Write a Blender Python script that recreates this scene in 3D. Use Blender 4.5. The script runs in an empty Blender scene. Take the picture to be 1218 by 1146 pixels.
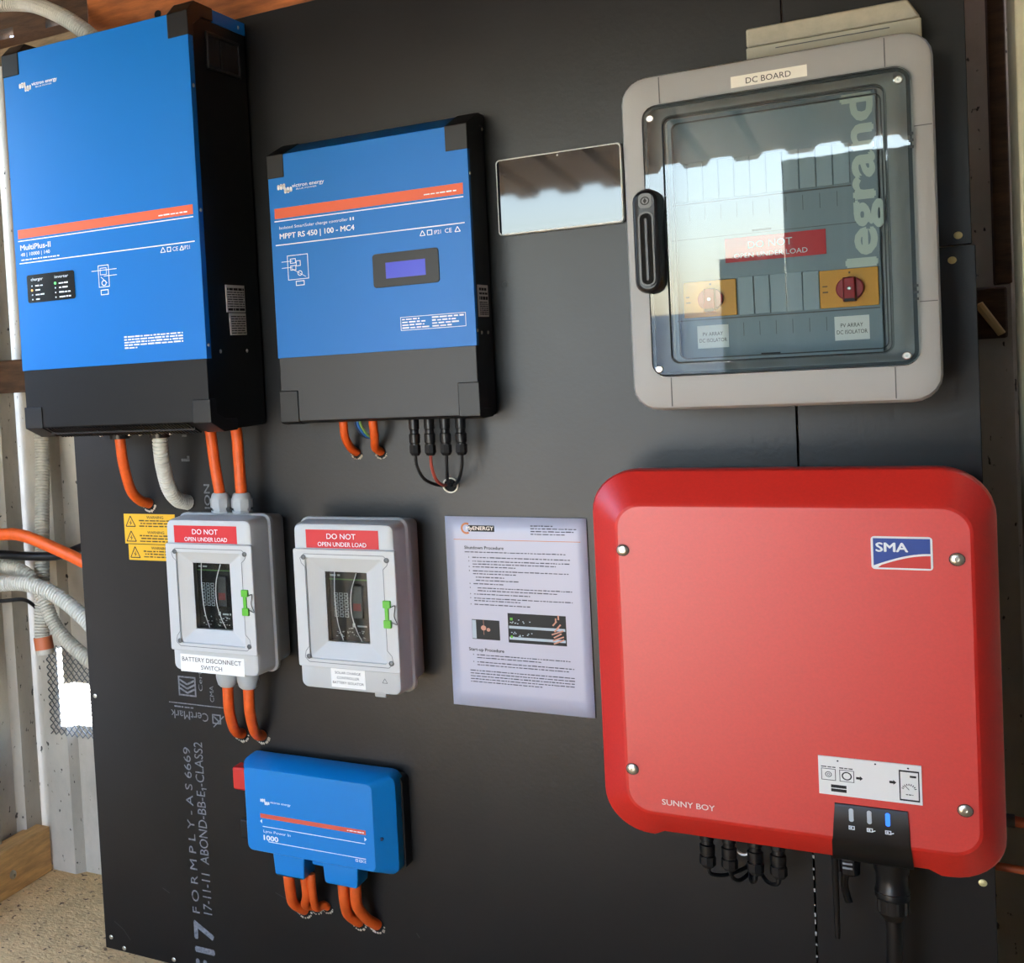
import bpy, bmesh, math, random
from mathutils import Vector, Matrix
random.seed(7)
sc = bpy.context.scene
COL = sc.collection

# ------------------------------------------------------------------ camera
# metres: X runs right along the plywood, Y runs into the wall (plywood face at y=0), Z is up
FPX, PX, PY, IW, IH = 1472.75, 69.27, 510.65, 1218.0, 1146.0
cam_d = bpy.data.cameras.new('camera')
cam = bpy.data.objects.new('camera', cam_d); COL.objects.link(cam)
yaw, pitch, roll = (math.radians(a) for a in (35.16, 2.469, -3.658))
fw = Vector((-math.sin(yaw)*math.cos(pitch), math.cos(yaw)*math.cos(pitch), -math.sin(pitch)))
rt = Vector((math.cos(yaw), math.sin(yaw), 0)); up = rt.cross(fw)
r2 = rt*math.cos(roll)+up*math.sin(roll); u2 = up*math.cos(roll)-rt*math.sin(roll)
cam.matrix_world = Matrix(((r2.x, u2.x, -fw.x, 1.1125), (r2.y, u2.y, -fw.y, -1.9683),
                           (r2.z, u2.z, -fw.z, 1.1814), (0, 0, 0, 1)))
cam_d.sensor_fit = 'HORIZONTAL'; cam_d.sensor_width = 36.0
cam_d.lens = FPX*36.0/IW
cam_d.shift_x = (IW/2-PX)/IW; cam_d.shift_y = (PY-IH/2)/IW
cam_d.clip_start = 0.05; cam_d.clip_end = 200
sc.camera = cam

# ------------------------------------------------------------------ sky, sun, exposure
world = bpy.data.worlds.new('sky'); sc.world = world; world.use_nodes = True
wn = world.node_tree.nodes; wl = world.node_tree.links
for n in list(wn): wn.remove(n)
wo = wn.new('ShaderNodeOutputWorld'); bg = wn.new('ShaderNodeBackground'); sky = wn.new('ShaderNodeTexSky')
sky.sky_type = 'NISHITA'; sky.sun_disc = False
sky.sun_elevation = math.radians(50); sky.sun_rotation = math.radians(126)
sky.air_density = 1.0; sky.dust_density = 1.6; sky.ozone_density = 1.0
bg.inputs['Strength'].default_value = 0.36
wl.new(sky.outputs[0], bg.inputs['Color']); wl.new(bg.outputs[0], wo.inputs['Surface'])
sun_d = bpy.data.lights.new('sun', 'SUN'); sun_d.energy = 6.5; sun_d.angle = math.radians(0.6)
sun_d.color = (1.0, 0.96, 0.90)
sun = bpy.data.objects.new('sun', sun_d); COL.objects.link(sun)
sun.rotation_euler = (Vector((-0.45, 0.33, -1.0))).to_track_quat('-Z', 'Y').to_euler()
sc.view_settings.view_transform = 'Standard'; sc.view_settings.look = 'None'
sc.view_settings.gamma = 1.0; sc.view_settings.use_curve_mapping = False
sc.view_settings.exposure = 3.4
try:
    sc.cycles.use_denoising = True
    sc.cycles.max_bounces = 10; sc.cycles.diffuse_bounces = 6; sc.cycles.transparent_max_bounces = 12
    sc.cycles.caustics_reflective = False; sc.cycles.caustics_refractive = False
    sc.cycles.sample_clamp_indirect = 8.0
except Exception:
    pass

# ------------------------------------------------------------------ materials
def lin(c):
    c = c/255.0
    return c/12.92 if c <= 0.04045 else ((c+0.055)/1.055)**2.4
def rgb(h):
    return (lin(int(h[0:2], 16)), lin(int(h[2:4], 16)), lin(int(h[4:6], 16)), 1.0)
MATS = {}
def mat(name, hexc='808080', rough=0.5, metal=0.0, spec=0.5, vary=0.0, vscale=20.0, bump=0.0, bscale=80.0,
        spots=None, spot_scale=60.0, spot_cut=0.66, emit=0.0, stretch=None, rvary=0.0, coat=0.0, second=None):
    if name in MATS: return MATS[name]
    m = bpy.data.materials.new(name); m.use_nodes = True; MATS[name] = m
    nt = m.node_tree; N = nt.nodes; L = nt.links
    p = N['Principled BSDF']
    p.inputs['Base Color'].default_value = rgb(hexc)
    p.inputs['Roughness'].default_value = rough; p.inputs['Metallic'].default_value = metal
    p.inputs['Specular IOR Level'].default_value = spec
    p.inputs['Coat Weight'].default_value = coat
    if emit:
        p.inputs['Emission Color'].default_value = rgb(hexc); p.inputs['Emission Strength'].default_value = emit
    if vary or bump or spots or rvary:
        tc = N.new('ShaderNodeTexCoord'); src = tc.outputs['Object']
        if stretch:
            mp = N.new('ShaderNodeMapping'); mp.inputs['Scale'].default_value = stretch
            L.new(src, mp.inputs['Vector']); src = mp.outputs['Vector']
        col = None
        if vary or second:
            nz = N.new('ShaderNodeTexNoise'); nz.inputs['Scale'].default_value = vscale
            nz.inputs['Detail'].default_value = 6; nz.inputs['Roughness'].default_value = 0.65
            L.new(src, nz.inputs['Vector'])
            mx = N.new('ShaderNodeMixRGB'); c = rgb(hexc)
            if second:
                mx.inputs[1].default_value = c; mx.inputs[2].default_value = rgb(second)
            else:
                mx.inputs[1].default_value = tuple(max(0, v*(1-vary)) for v in c[:3])+(1,)
                mx.inputs[2].default_value = tuple(min(1, v*(1+vary)) for v in c[:3])+(1,)
            rp = N.new('ShaderNodeValToRGB'); rp.color_ramp.elements[0].position = 0.36; rp.color_ramp.elements[1].position = 0.64
            L.new(nz.outputs['Fac'], rp.inputs['Fac']); L.new(rp.outputs['Color'], mx.inputs[0]); col = mx.outputs[0]
        if spots:
            n2 = N.new('ShaderNodeTexNoise'); n2.inputs['Scale'].default_value = spot_scale; n2.inputs['Detail'].default_value = 3
            L.new(src, n2.inputs['Vector'])
            r3 = N.new('ShaderNodeValToRGB'); r3.color_ramp.elements[0].position = spot_cut; r3.color_ramp.elements[1].position = spot_cut+0.035
            L.new(n2.outputs['Fac'], r3.inputs['Fac'])
            m2 = N.new('ShaderNodeMixRGB'); L.new(r3.outputs['Color'], m2.inputs[0])
            if col is not None: L.new(col, m2.inputs[1])
            else: m2.inputs[1].default_value = rgb(hexc)
            m2.inputs[2].default_value = rgb(spots); col = m2.outputs[0]
        if col is not None: L.new(col, p.inputs['Base Color'])
        if rvary:
            n4 = N.new('ShaderNodeTexNoise'); n4.inputs['Scale'].default_value = vscale*0.6; n4.inputs['Detail'].default_value = 5
            L.new(src, n4.inputs['Vector'])
            mr = N.new('ShaderNodeMapRange'); mr.inputs['To Min'].default_value = rough-rvary; mr.inputs['To Max'].default_value = rough+rvary
            L.new(n4.outputs['Fac'], mr.inputs['Value']); L.new(mr.outputs['Result'], p.inputs['Roughness'])
        if bump:
            n3 = N.new('ShaderNodeTexNoise'); n3.inputs['Scale'].default_value = bscale; n3.inputs['Detail'].default_value = 5
            L.new(src, n3.inputs['Vector'])
            bp = N.new('ShaderNodeBump'); bp.inputs['Strength'].default_value = bump; bp.inputs['Distance'].default_value = 0.004
            L.new(n3.outputs['Fac'], bp.inputs['Height']); L.new(bp.outputs['Normal'], p.inputs['Normal'])
    return m

def clear_mat(name, hexc, rough=0.02, ior=1.5, haze=0.0):
    # thin clear plastic: tinted see-through plus a Fresnel mirror coat
    if name in MATS: return MATS[name]
    m = bpy.data.materials.new(name); m.use_nodes = True; MATS[name] = m
    nt = m.node_tree; N = nt.nodes; L = nt.links
    for n in list(N): N.remove(n)
    out = N.new('ShaderNodeOutputMaterial'); tr = N.new('ShaderNodeBsdfTransparent'); gl = N.new('ShaderNodeBsdfGlossy')
    tr.inputs['Color'].default_value = rgb(hexc); gl.inputs['Roughness'].default_value = rough
    gl.inputs['Color'].default_value = (1, 1, 1, 1)
    fr = N.new('ShaderNodeFresnel'); fr.inputs['IOR'].default_value = ior
    mx = N.new('ShaderNodeMixShader')
    L.new(fr.outputs[0], mx.inputs[0]); L.new(tr.outputs[0], mx.inputs[1]); L.new(gl.outputs[0], mx.inputs[2])
    last = mx.outputs[0]
    if haze:
        df = N.new('ShaderNodeBsdfDiffuse'); df.inputs['Color'].default_value = (0.8, 0.82, 0.83, 1)
        m2 = N.new('ShaderNodeMixShader'); m2.inputs[0].default_value = haze
        L.new(last, m2.inputs[1]); L.new(df.outputs[0], m2.inputs[2]); last = m2.outputs[0]
    L.new(last, out.inputs['Surface'])
    return m

BLUE = mat('blue_powder_coat', '0270C4', 0.40, spec=0.35, bump=0.05, bscale=900)
BLUE_P = mat('blue_plastic', '067AC2', 0.38, spec=0.4)
BLACK = mat('black_powder_coat', '09090A', 0.45, spec=0.28, bump=0.05, bscale=900)
BLACKP = mat('black_plastic', '0D0D0F', 0.35)
CAP = mat('dark_cap_plastic', '151516', 0.42, spec=0.38)
ORANGE_PRINT = mat('orange_print', 'E0613A', 0.5)
WHITE_PRINT = mat('white_print', 'E6EEF4', 0.55)
BLACK_PRINT = mat('black_print', '121212', 0.6)
STEEL = mat('zinc_screw', 'C9C6BC', 0.28, 1.0)
BRASS = mat('yellow_zinc_screw', 'E6D9A0', 0.45, 0.4)
GREY_BOX = mat('grey_enclosure', 'A2A2A0', 0.5, bump=0.05, bscale=700)
LABEL = mat('white_label', 'ECEBE6', 0.55)
CREAM = mat('cream_label', 'EFEBDD', 0.55)
RED_LABEL = mat('red_label', 'CC1420', 0.5)
YELLOW_LABEL = mat('yellow_sticker', 'E2AE12', 0.5)
RED_PAINT = mat('red_enamel', 'D4241A', 0.42, spec=0.85, bump=0.04, bscale=900, vary=0.04, vscale=300)
ORANGE = mat('orange_sheath', 'DD5A1A', 0.5, vary=0.10, vscale=60)
CONDUIT = mat('white_conduit', 'C9C7BC', 0.5, vary=0.06, vscale=90)
CONDUIT_OLD = mat('weathered_conduit', 'B5AF9F', 0.6, vary=0.15, vscale=50)
BEIGE_BOX = mat('beige_cover', 'B4AE9A', 0.6, vary=0.08, vscale=60)
PVC = mat('light_grey_plastic', 'AEB1B1', 0.4, vary=0.03, vscale=30)
PVC_W = mat('pale_plastic', 'C0C2C1', 0.4)
PLY = mat('phenolic_plywood', '0B0B0D', 0.36, spec=0.42, vary=0.25, vscale=6, rvary=0.06, bump=0.06, bscale=140)
PLY_EDGE = mat('plywood_edge', '5B4733', 0.8)
STENCIL = mat('pale_stencil_ink', '6C6E72', 0.7, vary=0.35, vscale=160)
SPLINTER = mat('split_veneer', 'B9AE9A', 0.9)
HOLE = mat('hole_black', '050505', 0.9)
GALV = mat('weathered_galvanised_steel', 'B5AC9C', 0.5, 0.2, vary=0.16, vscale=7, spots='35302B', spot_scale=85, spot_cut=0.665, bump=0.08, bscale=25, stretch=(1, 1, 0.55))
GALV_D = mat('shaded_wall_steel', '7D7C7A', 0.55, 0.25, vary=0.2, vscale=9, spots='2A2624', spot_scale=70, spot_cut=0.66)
ROOFM = mat('roof_steel', '8C7458', 0.55, 0.1, vary=0.2, vscale=6)
WOOD = mat('red_brown_timber', 'B4652C', 0.6, vary=0.30, vscale=9, stretch=(1.2, 8, 8), bump=0.15, bscale=30)
WOOD_L = mat('pale_pine_timber', 'CB9C5E', 0.65, vary=0.22, vscale=9, stretch=(8, 1.2, 8), bump=0.15, bscale=30)
WOOD_D = mat('dark_rough_timber', '4A3424', 0.85, vary=0.35, vscale=12, stretch=(1.2, 6, 6), bump=0.35, bscale=40)
WOOD_G = mat('grey_weathered_timber', '8D7D64', 0.85, vary=0.25, vscale=12, stretch=(1.2, 6, 6), bump=0.3, bscale=40)
POSTM = mat('cream_painted_post', 'C9C6AE', 0.7, vary=0.10, vscale=14)
GROUND = mat('sandy_gravel', 'D2B07C', 0.95, vary=0.14, vscale=28, spots='6E563A', spot_scale=75, spot_cut=0.63, bump=0.9, bscale=120)
GLASS_BLK = mat('black_screen_glass', '050608', 0.03, spec=0.5)
CLEAR = clear_mat('smoked_clear_lid', 'DCE6E8', 0.015, 1.5)
CLEAR2 = clear_mat('clear_blister', 'E8ECEC', 0.03, 1.22)
DECK = mat('blue_grey_deck', '84929A', 0.5)
DECK2 = mat('blue_grey_blank', '98A6AC', 0.45)
YELLOW_P = mat('yellow_plate', 'E39A0C', 0.45)
RED_P = mat('red_knob', 'A51318', 0.4)
LIME = mat('lime_clip', '58B228', 0.45)
LCD = mat('blue_lcd', '1626BE', 0.35, emit=0.012)
LED_B = mat('blue_led', '2A6BFF', 0.3, emit=0.16)
LED_G = mat('green_led', '6BFF7A', 0.3, emit=0.10)
LED_O = mat('amber_led', 'FFB060', 0.3, emit=0.08)
LED_OFF = mat('unlit_lens', 'BFC6CA', 0.3)
PAPER = mat('laminated_paper', 'B9BCCF', 0.34, spec=0.5, bump=0.02, bscale=10)
LAMIN = clear_mat('laminate_film', 'F2F4F6', 0.08, 1.45)
SILVER = mat('white_rim', 'E4E4E0', 0.4)
WIRE = mat('galvanised_wire', '55585A', 0.45, 0.7)
COPPER = mat('orange_brown_pipe', 'A34A22', 0.5)
GREY_INK = mat('grey_ink', '4A4A58', 0.6)
LOGO_GREY = mat('pale_grey_green_print', 'C8D2C8', 0.5)
LOGO_BLUE = mat('deep_blue_print', '123F94', 0.45)

# ------------------------------------------------------------------ builders
BASE = {}
def thing(name, label, cat, base, group=None):
    o = bpy.data.objects.new(name, None); COL.objects.link(o)
    o.empty_display_size = 0.02
    o.location = base; BASE[o] = Vector(base)
    o['label'] = label; o['category'] = cat
    if group: o['group'] = group
    return o
def setting(name, base=(0, 0, 0)):
    o = bpy.data.objects.new(name, None); COL.objects.link(o); o.location = base; BASE[o] = Vector(base)
    o.empty_display_size = 0.02
    o['kind'] = 'structure'
    return o

def catmull(pts, n=10):
    P = [Vector(p) for p in pts]
    if len(P) < 3: return P
    P = [P[0]*2-P[1]]+P+[P[-1]*2-P[-2]]
    out = []
    for i in range(1, len(P)-2):
        a, b, c, d = P[i-1:i+3]
        for k in range(n):
            t = k/n
            out.append(0.5*((2*b)+(c-a)*t+(2*a-5*b+4*c-d)*t*t+(3*b-a-3*c+d)*t*t*t))
    out.append(P[-2]); return out

def rr(x0, x1, z0, z1, r, y, k=5):
    r = min(r, (x1-x0)/2-1e-5, (z1-z0)/2-1e-5)
    out = []
    for cx, cz, a0 in ((x1-r, z1-r, 0), (x0+r, z1-r, 90), (x0+r, z0+r, 180), (x1-r, z0+r, 270)):
        for i in range(k+1):
            a = math.radians(a0+90*i/k)
            out.append((cx+r*math.cos(a), y, cz+r*math.sin(a)))
    return out

class MB:
    def __init__(s): s.v = []; s.f = []
    def add(s, vs, fs):
        o = len(s.v); s.v += [tuple(v) for v in vs]; s.f += [tuple(i+o for i in f) for f in fs]; return s
    def box(s, x0, x1, y0, y1, z0, z1):
        vs = [(x, y, z) for x in (x0, x1) for y in (y0, y1) for z in (z0, z1)]
        return s.add(vs, [(0, 1, 3, 2), (4, 6, 7, 5), (0, 4, 5, 1), (2, 3, 7, 6), (0, 2, 6, 4), (1, 5, 7, 3)])
    def rings(s, rs, cap0=True, cap1=True, closed=False):
        n = len(rs[0]); vs = [p for r in rs for p in r]; fs = []
        m = len(rs)
        for i in range(m if closed else m-1):
            j = (i+1) % m
            for k in range(n):
                l = (k+1) % n
                fs.append((i*n+k, i*n+l, j*n+l, j*n+k))
        if not closed:
            if cap0: fs.append(tuple(range(n)))
            if cap1: fs.append(tuple((m-1)*n+k for k in range(n)))
        return s.add(vs, fs)
    def rbox(s, x0, x1, z0, z1, r, ys, insets, cap0=True, cap1=True, k=5):
        return s.rings([rr(x0+i, x1-i, z0+i, z1-i, max(r-i, 0.0004), y, k) for y, i in zip(ys, insets)], cap0, cap1)
    def prism(s, poly, axis, a, b):
        # polygon in the other two axes (x,z for 'y'; y,z for 'x'; x,y for 'z')
        def p3(p, t):
            return (p[0], t, p[1]) if axis == 'y' else ((t, p[0], p[1]) if axis == 'x' else (p[0], p[1], t))
        return s.rings([[p3(p, a) for p in poly], [p3(p, b) for p in poly]])
    def flat(s, poly, y):
        return s.add([(p[0], y, p[1]) for p in poly], [tuple(range(len(poly)))])
    def quad(s, x0, x1, z0, z1, y):
        return s.flat([(x0, z0), (x1, z0), (x1, z1), (x0, z1)], y)
    def ring_flat(s, cx, cz, r0, r1, y, n=20):
        vs = []; fs = []
        for i in range(n):
            a = 2*math.pi*i/n
            vs += [(cx+r0*math.cos(a), y, cz+r0*math.sin(a)), (cx+r1*math.cos(a), y, cz+r1*math.sin(a))]
        for i in range(n):
            j = (i+1) % n; fs.append((2*i, 2*i+1, 2*j+1, 2*j))
        return s.add(vs, fs)
    def line(s, x0, z0, x1, z1, w, y):
        d = Vector((x1-x0, z1-z0)); d.normalize(); nx, nz = -d.y*w/2, d.x*w/2
        return s.flat([(x0-nx, z0-nz), (x1-nx, z1-nz), (x1+nx, z1+nz), (x0+nx, z0+nz)], y)
    def frame(s, x0, x1, z0, z1, w, y):
        s.quad(x0, x1, z0, z0+w, y); s.quad(x0, x1, z1-w, z1, y)
        s.quad(x0, x0+w, z0+w, z1-w, y); return s.quad(x1-w, x1, z0+w, z1-w, y)
    def lathe(s, p, d, prof, n=20, phase=0.0):
        p = Vector(p); d = Vector(d).normalized()
        a = d.orthogonal().normalized(); b = d.cross(a)
        rs = [[p+d*h+(a*math.cos(phase+2*math.pi*i/n)+b*math.sin(phase+2*math.pi*i/n))*max(r, 1e-5) for i in range(n)] for h, r in prof]
        return s.rings(rs)
    def cyl(s, p0, p1, r0, r1=None, n=16):
        p0 = Vector(p0); p1 = Vector(p1); L = (p1-p0).length
        return s.lathe(p0, p1-p0, [(0, r0), (L, r0 if r1 is None else r1)], n)
    def tube(s, pts, r, n=12, sm=10, ripple=0.0, pitch=0.005):
        P = catmull(pts, sm)
        if ripple:
            step = pitch/4; Q = [P[0]]; acc = 0
            for a, b in zip(P, P[1:]):
                L = (b-a).length
                if L < 1e-9: continue
                t = step-acc
                while t <= L: Q.append(a+(b-a)*(t/L)); t += step
                acc = L-(t-step)
            P = Q
        rs = []; t0 = (P[1]-P[0]).normalized(); a = t0.orthogonal().normalized()
        for i, p in enumerate(P):
            t = (P[min(i+1, len(P)-1)]-P[max(i-1, 0)]).normalized()
            a = (a-t*a.dot(t)).normalized(); b = t.cross(a)
            q = r*(1 if i % 4 else 1-ripple*2.2) if ripple else r
            rs.append([p+(a*math.cos(2*math.pi*k/n)+b*math.sin(2*math.pi*k/n))*q for k in range(n)])
        return s.rings(rs)
    def build(s, name, m, parent=None, smooth=False, bevel=0.0, label=None, ang=38, kind=None, seg=2):
        me = bpy.data.meshes.new(name)
        b = BASE.get(parent, Vector((0, 0, 0))) if parent else Vector((0, 0, 0))
        me.from_pydata([(v[0]-b.x, v[1]-b.y, v[2]-b.z) for v in s.v], [], s.f)
        bm = bmesh.new(); bm.from_mesh(me)
        bmesh.ops.recalc_face_normals(bm, faces=bm.faces); bm.to_mesh(me); bm.free()
        me.materials.append(m)
        if smooth or bevel:
            me.polygons.foreach_set('use_smooth', [True]*len(me.polygons))
            me.set_sharp_from_angle(angle=math.radians(ang))
        o = bpy.data.objects.new(name, me); COL.objects.link(o)
        if parent: o.parent = parent
        BASE[o] = b
        if bevel:
            md = o.modifiers.new('bevel', 'BEVEL'); md.width = bevel; md.segments = seg; md.limit_method = 'ANGLE'
            md.angle_limit = math.radians(40); md.harden_normals = True
        if label: o['label'] = label
        if kind: o['kind'] = kind
        return o

def solo(name, mb, m, label, cat, base, group=None, **kw):
    # a thing that is one mesh: its origin sits at its base
    b = Vector(base); mb.v = [(v[0]-b.x, v[1]-b.y, v[2]-b.z) for v in mb.v]
    o = mb.build(name, m, None, **kw); o.location = b; BASE[o] = b
    o['label'] = label; o['category'] = cat
    if group: o['group'] = group
    return o

_F = {}
def glyphs(s, bold=0.0, spacing=1.0):
    key = (s, bold, spacing)
    if key in _F: return _F[key]
    cu = bpy.data.curves.new('t', 'FONT'); cu.body = s; cu.size = 1.0; cu.resolution_u = 3
    cu.offset = bold; cu.space_character = spacing
    o = bpy.data.objects.new('t', cu); COL.objects.link(o)
    dg = bpy.context.evaluated_depsgraph_get()
    me = bpy.data.meshes.new_from_object(o.evaluated_get(dg))
    v = [(p.co.x, p.co.y) for p in me.vertices]; f = [tuple(p.vertices) for p in me.polygons]
    bpy.data.objects.remove(o); bpy.data.curves.remove(cu); bpy.data.meshes.remove(me)
    _F[key] = (v, f); return v, f
def put_text(mb, s, x0, x1, z0, h, y, rot=0, bold=0.0, side=None, spacing=1.0):
    """letters in a box: from x0 to x1 along the reading direction, cap height h, baseline z0.
    rot 90 reads upwards (x0..x1 are then z values and z0 the baseline x)."""
    v, f = glyphs(s, 0.0, spacing)
    if not v: return mb
    cap = 0.73
    a = min(p[0] for p in v); b = max(p[0] for p in v); k = (x1-x0)/(b-a)
    e = bold*h*1.6
    for n_, (du, dw) in enumerate(((0, 0),) if not bold else ((-e, 0), (e, 0), (0, -e*.7), (0, e*.7))):   # heavier strokes by overprinting
        vs = []
        for px, py in v:
            u = (px-a)*k+du; w = py/cap*h+dw
            if rot == 0: q = (x0+u, y, z0+w)
            elif rot == 90: q = (z0-w, y, x0+u)
            elif rot == 180: q = (x1-u, y, z0-w)
            if side is not None: q = (side, x0+u, z0+w)
            vs.append(tuple(c-(0.00004*n_ if i == (1 if side is None else 0) else 0) for i, c in enumerate(q)))
        mb.add(vs, f)
    return mb
def lettering(parent, m, items, y, name='lettering', label=None):
    for it in items:   # each line of print is a part of its own
        mb = MB(); put_text(mb, *it[:4], it[4], y, **(it[5] if len(it) > 5 else {}))
        mb.build(name, m, parent, label=label)
def scribble(mb, x0, x1, z, h, y, rng, fill=0.8):
    # tiny unreadable print: word-length dashes
    x = x0
    while x < x1-h*0.6:
        w = min(rng.uniform(1.2, 5.0)*h, x1-x)
        mb.quad(x, x+w, z, z+h*rng.uniform(0.75, 1.0), y); x += w+h*rng.uniform(0.5, 0.9)
    return mb
def wave_logo(mb, x, z, w, h, y):
    # ribbon mark: three arched bars at the upper left flowing into three hanging bars at the lower right
    bw = w/6.2
    for i in range(3):
        mb.rings([[(p[0], y, p[2]) for p in rr(x+i*bw*1.15, x+i*bw*1.15+bw, z+h*0.42, z+h-(0.06*h if i == 0 else 0), bw*0.45, y, 3)]], True, False)
        mb.rings([[(p[0], y, p[2]) for p in rr(x+w-(i+1)*bw*1.15, x+w-(i+1)*bw*1.15+bw*0.98, z+(0.1*h if i == 0 else 0), z+h*0.6, bw*0.45, y, 3)]], True, False)
    mb.quad(x+bw*0.5, x+bw*3.0, z+h*0.74, z+h*0.88, y); mb.quad(x+w-bw*3.2, x+w-bw*0.6, z+h*0.12, z+h*0.26, y)
    return mb
def screw(parent, p, r, d=(0, -1, 0), m=None, name='screw', h=0.0015):
    o = MB().lathe(p, d, [(0, r), (h*0.6, r*0.96), (h, r*0.72), (h, r*0.28), (h*0.4, r*0.25)], 14).build(name, m or STEEL, parent, smooth=True)
    return o

FLOOR = 0.055; YB = 0.29

# ------------------------------------------------------------------ the shed
fl = MB().add([(-.9, -3.3, FLOOR), (2.1, -3.3, FLOOR), (2.1, .6, FLOOR), (-.9, .6, FLOOR)], [(0, 1, 2, 3)]).build('floor', GROUND)
fl['kind'] = 'structure'
yd = MB().add([(-14, -16, FLOOR-.02), (14, -16, FLOOR-.02), (14, 10, FLOOR-.02), (-14, 10, FLOOR-.02)], [(0, 1, 2, 3)]).build('floor_yard', mat('pale_yard_gravel', 'B4B0A4', .95, vary=.12, vscale=6, bump=.5, bscale=40))
yd['kind'] = 'structure'

PITCH = 0.155
def prof(x):
    t = (x+0.62) % PITCH
    for a, b, y0, y1 in ((0, .052, 0, 0), (.052, .066, 0, -.022), (.066, .128, -.022, -.022), (.128, .142, -.022, 0), (.142, .156, 0, 0)):
        if a <= t < b: return y0+(y1-y0)*(t-a)/(b-a)
    return 0
def corr(x0, x1, f, n_extra=()):
    xs = {x0, x1}
    k = math.floor((x0+0.62)/PITCH)
    while k*PITCH-0.62 < x1+PITCH:
        for e in (0, .052, .066, .128, .142):
            x = k*PITCH-0.62+e
            if x0 < x < x1: xs.add(x)
        k += 1
    xs = sorted(xs); mb = MB(); vs = []; fs = []
    for x in xs:
        o = prof(x); vs += f(x, o); vs += f(x, o+0.0012)
    for i in range(len(xs)-1):
        a = 4*i; b = a+4
        fs += [(a, b, b+1, a+1), (a+2, a+3, b+3, b+2), (a, a+2, b+2, b), (a+1, b+1, b+3, a+3)]
    e = 4*(len(xs)-1); fs += [(0, 1, 3, 2), (e, e+2, e+3, e+1)]
    return mb.add(vs, fs)
wb = setting('wall_back', (-.6, YB, FLOOR))
for x0, x1, z0, z1, m in ((-.5995, -.507, FLOOR, 1.19, GALV), (-.612, -.36, 1.19, 1.885, GALV), (-.507, -.36, .575, 1.19, GALV), (-.492, -.36, .49, .575, GALV),
                          (-.507, -.36, FLOOR, .392, GALV), (-.36, .66, FLOOR, 1.885, GALV), (.66, 1.80, FLOOR, 1.885, GALV)):
    corr(x0, x1, lambda x, o, z0=z0, z1=z1: [(x, YB+o, z0), (x, YB+o, z1)]).build('corrugated_sheet', m, wb)
wlft = setting('wall_left', (-.605, -1.4, FLOOR))
for y0, y1 in ((-3.0, -.72), (-.32, .2795)):  # unseen gap between the two runs, added to light the left corner
    corr(y0, y1, lambda y, o, : [(-.605-o*0.8, y, FLOOR), (-.605-o*0.8, y, 1.93)]).build('corrugated_sheet', GALV, wlft)
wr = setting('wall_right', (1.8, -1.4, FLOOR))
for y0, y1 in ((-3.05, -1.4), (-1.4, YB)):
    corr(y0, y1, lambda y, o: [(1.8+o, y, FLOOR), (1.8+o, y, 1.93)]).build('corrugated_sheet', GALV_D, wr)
wf = setting('wall_front_added', (1.2, -3.05, FLOOR))  # unseen wall, added to darken the right side of the door's reflection
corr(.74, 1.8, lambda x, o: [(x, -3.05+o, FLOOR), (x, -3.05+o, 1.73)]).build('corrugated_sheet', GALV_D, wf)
corr(.55, .74, lambda x, o: [(x, -3.03+o, FLOOR), (x, -3.03+o, 1.43)]).build('corrugated_sheet', GALV_D, wf)  # half-height sheet, added to shape the bright patch reflected in the door
ce = setting('ceiling', (.5, -1.4, 1.9))
def roofz(y): return 2.035-(0.3-y)*0.083
for x0, x1, yb_ in ((-1.0, .1, .55), (.1, 1.08, .55), (1.08, 2.0, .20)):   # the last sheet stops short: an added slot to light the back wall
    corr(x0, x1, lambda x, o: [(x, yb_, roofz(yb_)-o), (x, -3.1, roofz(-3.1)-o)]).build('roof_sheet', ROOFM, ce)
for y in (-.75, -1.9):
    MB().box(-.85, 1.9, y-.025, y+.025, roofz(y)-.075, roofz(y)-.004).build('purlin', WOOD_D, ce)
gw = MB().box(-6, 8, -9.2, -9.0, FLOOR, 1.35).build('wall_garden', mat('pale_block_wall', 'A7ADB2', 0.8, vary=0.1, vscale=3)); gw['kind'] = 'structure'
fe = MB().box(-2.0, -1.9, -9, 4, FLOOR, 1.5).build('wall_side_blocker', mat('dark_blocker_brown', '4B4238', .85, vary=.2, vscale=4)); fe['kind'] = 'structure'  # unseen barrier, added to keep reflections from the left side dark

def trim(n, mb, m, **kw):
    o = mb.build('trim_%d' % n, m, None, **kw); o['kind'] = 'structure'; return o
# top plate on the back wall, with two gaps that let the sky through
tp = MB().box(-.605, 1.10, .205, .262, 1.893, 1.912)
for a, b in ((-.605, -.520), (-.470, -.385), (-.337, 1.10)): tp.box(a, b, .205, .262, 1.912, 1.934)
tp.box(-.605, 1.10, .205, .262, 1.934, 2.03)
trim(1, tp, WOOD_D)
trim(2, MB().box(-.605, 1.10, .20, .262, 1.874, 1.892), WOOD_G, bevel=.002)
beam = trim(3, MB().box(-.16, 1.30, .018, .062, 1.70, 1.96), WOOD, bevel=.004)
trim(4, MB().box(-.60, 1.205, .185, .262, 1.150, 1.222), WOOD_D, bevel=.004)
bp = trim(5, MB().box(-.598, -.553, -.32, .262, FLOOR, .158), WOOD_L, bevel=.003)
for x in (.30, .88): trim(6 if x < .5 else 7, MB().box(x-.02, x+.02, .018, .185, .10, 1.69), WOOD_G)
trim(8, MB().box(1.2125, 1.312, .0, .17, FLOOR, 1.99), POSTM, bevel=.004)
trim(10, MB().box(1.1925, 1.2115, .19, .255, 1.225, 1.89), WOOD_D, bevel=.002)
trim(9, MB().cyl((1.172, .16, 1.199), (1.197, .165, 1.156), .0055, .005, 8), mat('pale_stick', 'C8A878', .7))
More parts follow.
